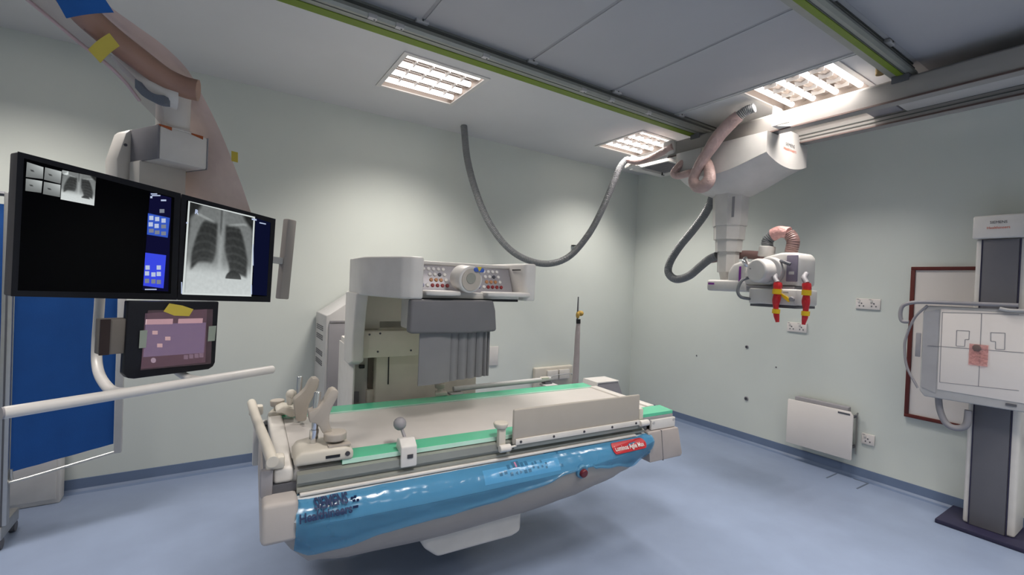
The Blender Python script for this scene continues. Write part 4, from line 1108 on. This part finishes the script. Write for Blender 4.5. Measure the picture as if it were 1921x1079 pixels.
sheet([(20, -30, 1.45), (52, 0, 1.47), (100, 40, 1.5), (150, 82, 1.55), (200, 121, 1.6), (235, 155, 1.65), (262, 190, 1.7), (285, 214, 1.74), (302, 234, 1.76)],
      [(80, -30, 1.43), (112, 5, 1.45), (165, 60, 1.5), (215, 108, 1.56), (250, 142, 1.62), (285, 178, 1.68), (303, 198, 1.72), (307, 216, 1.75), (308, 236, 1.76)],
      M_clearfilm, 'plastic_sheet', 'clear plastic sheet hanging under the left side of the boom arm', seed=4.0)
b = MB(); b.tube([depth(*p) for p in ((45, -6, 1.455), (100, 39, 1.495), (150, 81, 1.545), (200, 120, 1.595), (235, 154, 1.645), (262, 189, 1.695))], .006, 8, 6)
tag(b.build('sheet_hem', mat('pale_pink_hem', 'c4abab', .4)), 'pale pink rolled hem along the clear plastic sheet', 'plastic hem')
b = MB(); pts = [depth(*p) for p in ((434, 283, 2.015), (446, 286, 2.015), (446, 305, 2.02), (434, 302, 2.02))]; b.add(pts+[p+FWD*.002 for p in pts], [(0, 1, 2, 3), (7, 6, 5, 4), (0, 4, 5, 1), (1, 5, 6, 2), (2, 6, 7, 3), (3, 7, 4, 0)])
tag(b.build('tape_piece', M_tapey), 'small yellow tape tab on the right edge of the pink sheet', 'tape')
b = MB(); pts = [depth(*p) for p in ((336, 322, 2.02), (349, 323, 2.02), (345, 345, 2.025), (335, 350, 2.025))]; b.add(pts+[p+FWD*.002 for p in pts], [(0, 1, 2, 3), (7, 6, 5, 4), (0, 4, 5, 1), (1, 5, 6, 2), (2, 6, 7, 3), (3, 7, 4, 0)])
tag(b.build('tape_piece', M_tapey), 'yellow tape strip just above the right monitor beside the yoke', 'tape')

# ------------------------------------------------------------------ blue folding screen
fs_ = thing('folding_screen', 'blue fabric folding screen in an aluminium frame behind the monitors', 'folding screen', (-.67, 3.3, 0))
SY = 3.3
b = MB(); b.box(-.895, -.855, SY-.02, SY+.02, .12, 1.80, .006); k = b.build('post', M_alu, fs_)
b = MB(); b.box(-.879, -.872, SY-.022, SY-.019, .12, 1.80); b.build('post_groove', M_dgrey, k)
b = MB(); b.box(-.465, -.43, SY+.08, SY+.11, .385, 1.80, .006); b.build('post', M_lgrey, fs_)
def cloth(x0, y0, x1, y1, z0a, z0b, z1, name):
    n, m_ = 26, 14; rows = []
    for j in range(m_+1):
        t = j/m_; row = []
        for i in range(n+1):
            s = i/n; x = x0+(x1-x0)*s; y = y0+(y1-y0)*s; z = (z0a+(z0b-z0a)*s)*(1-t)+z1*t
            row.append(Vector((x, y+.006*noise.noise(Vector((s*6, t*3, x0))), z)))
        rows.append(row)
    b = MB(); b.loft(rows, caps=False, closed=False); b.loft([[p+Vector((0, .004, 0)) for p in r_] for r_ in rows], caps=False, closed=False)
    return b.build(name, M_blue, fs_)
cloth(-.853, SY, -.468, SY+.09, .385, .44, 1.77, 'fabric_panel')
cloth(-1.5, SY-.1, -.897, SY, .38, .385, 1.74, 'fabric_panel')
b = MB(); b.tube([(-.85, SY, .40), (-.845, SY, .35), (-.82, SY, .338), (-.45, SY+.09, .395)], .007, 8, 6); b.build('frame_tube', M_alu, fs_)
b = MB(); b.tube([(-.875, SY, 1.79), (-.45, SY+.095, 1.79)], .012, 8, 2); b.build('frame_tube', M_alu, fs_)
b = MB(); b.tube([(-1.5, SY-.1, 1.79), (-.875, SY, 1.79)], .012, 8, 2); b.build('frame_tube', M_dgrey, fs_)
x, y = -.885, SY
b = MB(); b.box(x-.02, x+.015, y-.03, y+.22, .05, .12, .008); k = b.build('foot', M_alu, fs_)
for d_ in (0, .19): MB().cyl((x-.012, y+d_, .027), (x+.012, y+d_, .027), .027, seg=14).build('caster', M_dgrey, k)
b = MB(); b.box(-1.52, -1.485, SY-.12, SY-.08, .0, 1.80, .006); b.build('post', M_alu, fs_)
bx = thing('low_cabinet', 'low white cabinet on the floor behind the blue folding screen', 'cabinet', (-1.2, 3.75, 0))
b = MB(); b.box(-1.75, -.765, 3.79, 3.89, .0, .42, .006); b.build('cabinet_body', M_white, bx)
b = MB(); b.box(-1.73, -1.27, 3.78, 3.79, .03, .40, .003); b.build('door', M_white, bx)
b = MB(); b.box(-1.26, -.78, 3.78, 3.79, .03, .40, .003); b.build('door', M_white, bx)

# ------------------------------------------------------------------ back wall fittings
t = thing('switch_box', 'cream switch box with two rocker covers low on the back wall', 'switch box', (3.1, YA, .33))
b = MB(); b.box(2.84, 3.36, YA-.05, YA, .335, .555, .015, 3); b.build('box', M_cream, t)
for x in (3.06, 3.22):
    b = MB(); b.prism([(YA-.05, .49), (YA-.05, .52), (YA-.075, .52), (YA-.08, .42), (YA-.05, .42)], 'x', x-.07, x+.07, .004); b.build('rocker_cover', M_warm, t)
b = MB(); b.box(2.30, 2.40, YA-.012, YA, .61, .80, .003); k = tag(b.build('wall_plate', M_white), 'small white blank plate on the back wall right of the lead apron', 'wall plate')
p = thing('wrapped_pole', 'thin pole in grey plastic wrap with a yellow taped top beside the switch box', 'pole', (3.07, 3.55, 0))
def pp(px, py): return Vector(W.hit(px, py, 'y', 3.55))
b = MB(); b.cyl((3.10, 3.55, 0), (3.10, 3.55, .02), .12, seg=24, round_=.006); b.build('base', M_dgrey, p)
b = MB(); b.tube([(3.09, 3.55, .02), pp(1079, 715), pp(1083, 640), pp(1085, 605)], lambda t: .042-.022*t, 12, 6, wob=.12); b.build('plastic_wrap', mat('grey_mauve_wrap', 'a39a98', .35, bump=.5, bscale=40), p)
b = MB(); b.cyl(pp(1085, 607), pp(1085, 599), .023, seg=14); b.build('black_band', M_black, p)
b = MB(); b.ball(pp(1089, 588), .034, 12, (1, 1, .9)); b.ball(pp(1084, 591), .026, 12, (.8, .8, 1.5)); b.build('yellow_tape_ball', mat('ochre_tape', 'b9974a', .45, bump=.6, bscale=60), p)
b = MB(); b.cyl(pp(1083, 600), pp(1085, 557), .009, .006, 10); b.build('rod', M_dgrey, p)
b = MB(); b.box(3.30, 3.42, YA-.03, YA, 1.765, 1.78, .003)
q_ = W.hit(1074, 461, 'y', YA); b = MB(); b.box(q_[0]-.02, q_[0]+.03, YA-.04, YA, q_[2]-.006, q_[2]+.006, .002); tag(b.build('wall_hook', M_black), 'tiny black hook on the back wall beside the hose loop', 'hook')

# ------------------------------------------------------------------ right wall fittings
def socket(y0, y1, z0, z1, label, twin=True):
    t = thing('wall_socket', label, 'socket', (XB, (y0+y1)/2, z0), 'white wall sockets')
    b = MB(); b.box(XB-.012, XB, y0, y1, z0, z1, .004); b.build('plate', M_board, t)
    n = 2 if twin else 1; w_ = (y1-y0)/n
    for i in range(n):
        c = y0+w_*(i+.5); h = z1-z0
        MB().box(XB-.018, XB-.011, c+w_*.12, c+w_*.3, z1-h*.36, z1-h*.12, .002).build('switch', M_white, t)
        for dy, dz in ((0, .45), (-.17, .70), (.17, .70)):
            MB().box(XB-.0135, XB-.0115, c+dy*w_-.004, c+dy*w_+.004, z1-h*dz-.005, z1-h*dz+.005).build('pin_hole', M_dgrey, t)
        MB().box(XB-.0135, XB-.0115, c+w_*.2, c+w_*.42, z1-h*.1, z1-h*.05).build('red_mark', M_grey, t)
    return t
socket(1.414, 1.577, 1.346, 1.430, 'twin white socket on the right wall, higher of the two')
socket(1.930, 2.093, 1.108, 1.192, 'twin white socket on the right wall below the x-ray tube handles')
socket(1.409, 1.495, .285, .368, 'single white socket low on the wall beside the white panel heater', False)
ht = thing('panel_heater', 'flat white panel heater mounted low on the right wall', 'heater', (XB, 1.77, .14))
b = MB(); b.prism([(1.525, .155), (1.525, .50), (1.545, .53), (2.01, .525), (2.016, .515), (2.016, .145), (1.53, .15)], 'x', XB-.10, XB-.085, .003); b.build('front_panel', M_board, ht)
b = MB(); b.box(XB-.075, XB-.02, 1.57, 1.97, .20, .555, .005); b.build('back_casing', M_grey, ht)
for z in (.25, .49):
    for y in (1.535, 1.96):
        b = MB(); b.box(XB-.088, XB, y-.008, y+.008, z-.008, z+.008); b.build('bracket', M_dgrey, ht)
b = MB(); b.box(XB-.03, XB-.02, 1.518, 1.528, .19, .52); b.build('side_rod', M_alu, ht)
b = MB(); b.box(XB-.1015, XB-.099, 1.545, 1.63, .500, .515); b.build('label', M_dgrey, ht)
for px, py, r_, lab in ((1401, 651, .018, 'round dark wall plug above the other, left of the panel heater'), (1400, 748, .022, 'round dark wall plug just left of the panel heater top'), (1307, 667, .008, 'tiny dark plug hole far left on the right wall'), (1456, 689, .007, 'tiny dark plug hole above the panel heater')):
    q_ = W.hit(px, py, 'x', XB)
    b = MB(); b.cyl((XB, q_[1], q_[2]), (XB-.006, q_[1], q_[2]), r_, r_*.85, 16)
    t = thing('wall_plug', lab, 'wall plug', (XB, q_[1], q_[2]-r_)); b.build('rim', M_grey, t)
    b = MB(); b.cyl((XB-.0055, q_[1], q_[2]), (XB-.007, q_[1], q_[2]), r_*.6, seg=12); b.build('plug_core', M_ink, t)
# whiteboard
wb = thing('whiteboard', 'white board with maroon wooden frame on the wall behind the bucky stand', 'whiteboard', (XB, .85, .57))
y0, y1, z0, z1 = .47, 1.235, .57, 1.68
b = MB(); b.box(XB-.012, XB, y0, y1, z0, z1); b.build('board', M_board, wb)
for q in ((y0, y1, z0, z0+.025), (y0, y1, z1-.025, z1), (y0, y0+.025, z0+.025, z1-.025), (y1-.025, y1, z0+.025, z1-.025)):
    MB().box(XB-.025, XB, *q, .003).build('frame_strip', M_maroon, wb)
# floor hatch marks
fl = thing('floor_hatch', 'thin dark outline of a small hatch in the blue floor under the heater', 'floor hatch', (4.15, 1.52, 0))
for q in ((4.09, 4.27, 1.628, 1.638), (4.08, 4.285, 1.42, 1.430), (4.275, 4.285, 1.43, 1.52)):
    MB().box(*q, .0, .002).build('edge_strip', mat('dark_slate_strip', '55606f', .5), fl)

# ------------------------------------------------------------------ bucky stand
bk = thing('bucky_stand', 'wall stand with white marked x-ray detector plate on a dark column', 'x-ray stand', (4.15, .735, 0))
b = MB(); b.box(3.95, XB-.005, .42, .95, .0, .028, .006); b.build('base_plate', M_navy, bk)
b = MB(); b.box(4.06, 4.29, .615, .845, .028, 1.84, .015, 3); b.build('column', M_white, bk)
b = MB(); b.box(4.052, 4.061, .655, .815, .03, 1.835, .002); b.build('column_cover', M_coldk, bk)
for y in (.650, .815): MB().box(4.050, 4.06, y-.003, y+.003, .03, 1.835).build('column_seal', M_navy, bk)
b = MB(); b.box(4.035, 4.30, .60, .86, 1.84, 1.985, .012, 3); hd = b.build('column_head', M_white, bk)
for s_, z_, w_, m_ in (('SIEMENS', 1.938, .075, M_ink), ('Healthineers', 1.905, .10, M_inkorange)):
    vs, fs = text_poly(s_, .026); k = w_/(max(v[0] for v in vs)-min(v[0] for v in vs))
    MB().add([(4.0335, .745-x*k, z_+y*.9) for x, y in vs], fs).build('lettering', m_, hd)
b = MB(); b.box(4.0, 4.07, .60, .90, .95, 1.30, .01); b.build('carriage', M_grey, bk)
FX = 3.935
def by(px, py, x=FX): p = W.hit(px, py, 'x', x); return (p[1], p[2])
b = MB(); b.prism([(.49, .815), (1.03, .805), (1.055, .84), (1.055, 1.365), (1.03, 1.405), (.49, 1.405)], 'x', FX, FX+.065, .008, 3); det = b.build('detector_housing', M_lgrey, bk)
b = MB(); b.prism([(.505, .865), (.965, .865), (.965, 1.385), (.505, 1.385)], 'x', FX-.004, FX+.002, .002); fp = b.build('detector_face', M_board, bk)
def line(p, q, w_=.0017):
    a, c = by(*p), by(*q); d = Vector((c[0]-a[0], c[1]-a[1])); n = Vector((-d.y, d.x)).normalized()*w_
    b = MB(); b.prism([(a[0]+n.x, a[1]+n.y), (c[0]+n.x, c[1]+n.y), (c[0]-n.x, c[1]-n.y), (a[0]-n.x, a[1]-n.y)], 'x', FX-.0052, FX-.0038); b.build('marking_line', M_grey, fp)
for p, q in (((1768, 586), (1763, 717)), ((1768, 586), (1912, 590)), ((1763, 717), (1912, 733)), ((1842, 588), (1836, 725)), ((1740, 648), (1921, 662)),
             ((1795, 620), (1819, 621)), ((1795, 620), (1794, 649)), ((1794, 649), (1810, 650)), ((1810, 650), (1811, 637)), ((1811, 637), (1818, 637)), ((1819, 621), (1818, 637)),
             ((1859, 624), (1886, 625)), ((1886, 625), (1885, 656)), ((1885, 656), (1868, 655)), ((1868, 655), (1868, 641)), ((1868, 641), (1859, 640)), ((1859, 624), (1859, 640))):
    line(p, q)
a = by(1897, 740); b = MB(); b.box(FX-.0052, FX-.003, a[0]-.025, a[0]+.02, .838, .852); b.build('maker_mark', M_dgrey, det)
b = MB(); b.prism([(.972, .84), (1.045, .865), (1.05, 1.36), (.972, 1.385)], 'x', FX-.003, FX+.003); b.build('side_pad', mat('pad_grey', '9b9b9e', .5), bk)
b = MB(); c0, c1 = by(1705, 632), by(1713, 668)
b.box(FX-.006, FX+.004, 1.058, 1.085, 1.06, 1.22, .004); b.build('side_slot', M_grey, bk)
b = MB(); b.tube([(FX, *by(*p)) for p in ((1740, 573), (1716, 596), (1700, 632), (1697, 655), (1702, 690), (1722, 728))], .008, 8, 8); b.build('side_bumper', M_grey, bk)
b = MB(); b.tube([(FX-.01, *by(*p)) for p in ((1706, 604), (1693, 602), (1690, 588), (1695, 574), (1712, 568), (1740, 567), (1800, 569), (1912, 573))], .012, 10, 6); b.build('top_handle', M_grey, bk)
b = MB(); b.tube([(FX+.06, *by(*p, FX+.06)) for p in ((1760, 738), (1763, 768), (1774, 793), (1792, 803), (1812, 798), (1817, 770))], .019, 12, 8); b.build('lower_handle', M_grey, bk)
b = MB(); b.tube([(FX-.02, .70, 1.408), (FX-.02, .66, 1.40), (FX-.02, .60, 1.402), (FX-.02, .5, 1.408)], .010, 8, 4); b.build('chin_rest', M_lgrey, bk)
c = by(1836, 667)
pf = thing('film_patch', 'crumpled pink plastic patch taped to the centre of the detector plate', 'plastic patch', (FX-.006, c[0], c[1]-.06))
b = MB(); rows = []
for j in range(9):
    rows.append([Vector((FX-.007-.012*abs(noise.noise(Vector((i*.9, j*.8, 3)))), c[0]+.042-(.084)*i/8, c[1]+.068-.13*j/8)) for i in range(9)])
b.loft(rows, caps=False, closed=False); b.build('foil', film('pink_patch_foil', 'f2c6c2', 'd8aca8', .42, .2, .6, 60), pf)
b = MB(); b.ball((FX-.008, c[0]+.008, c[1]+.045), .024, 10, (.3, .9, 1.0)); b.build('dark_core', mat('brown_grey_core', '6d5c58', .5), pf)
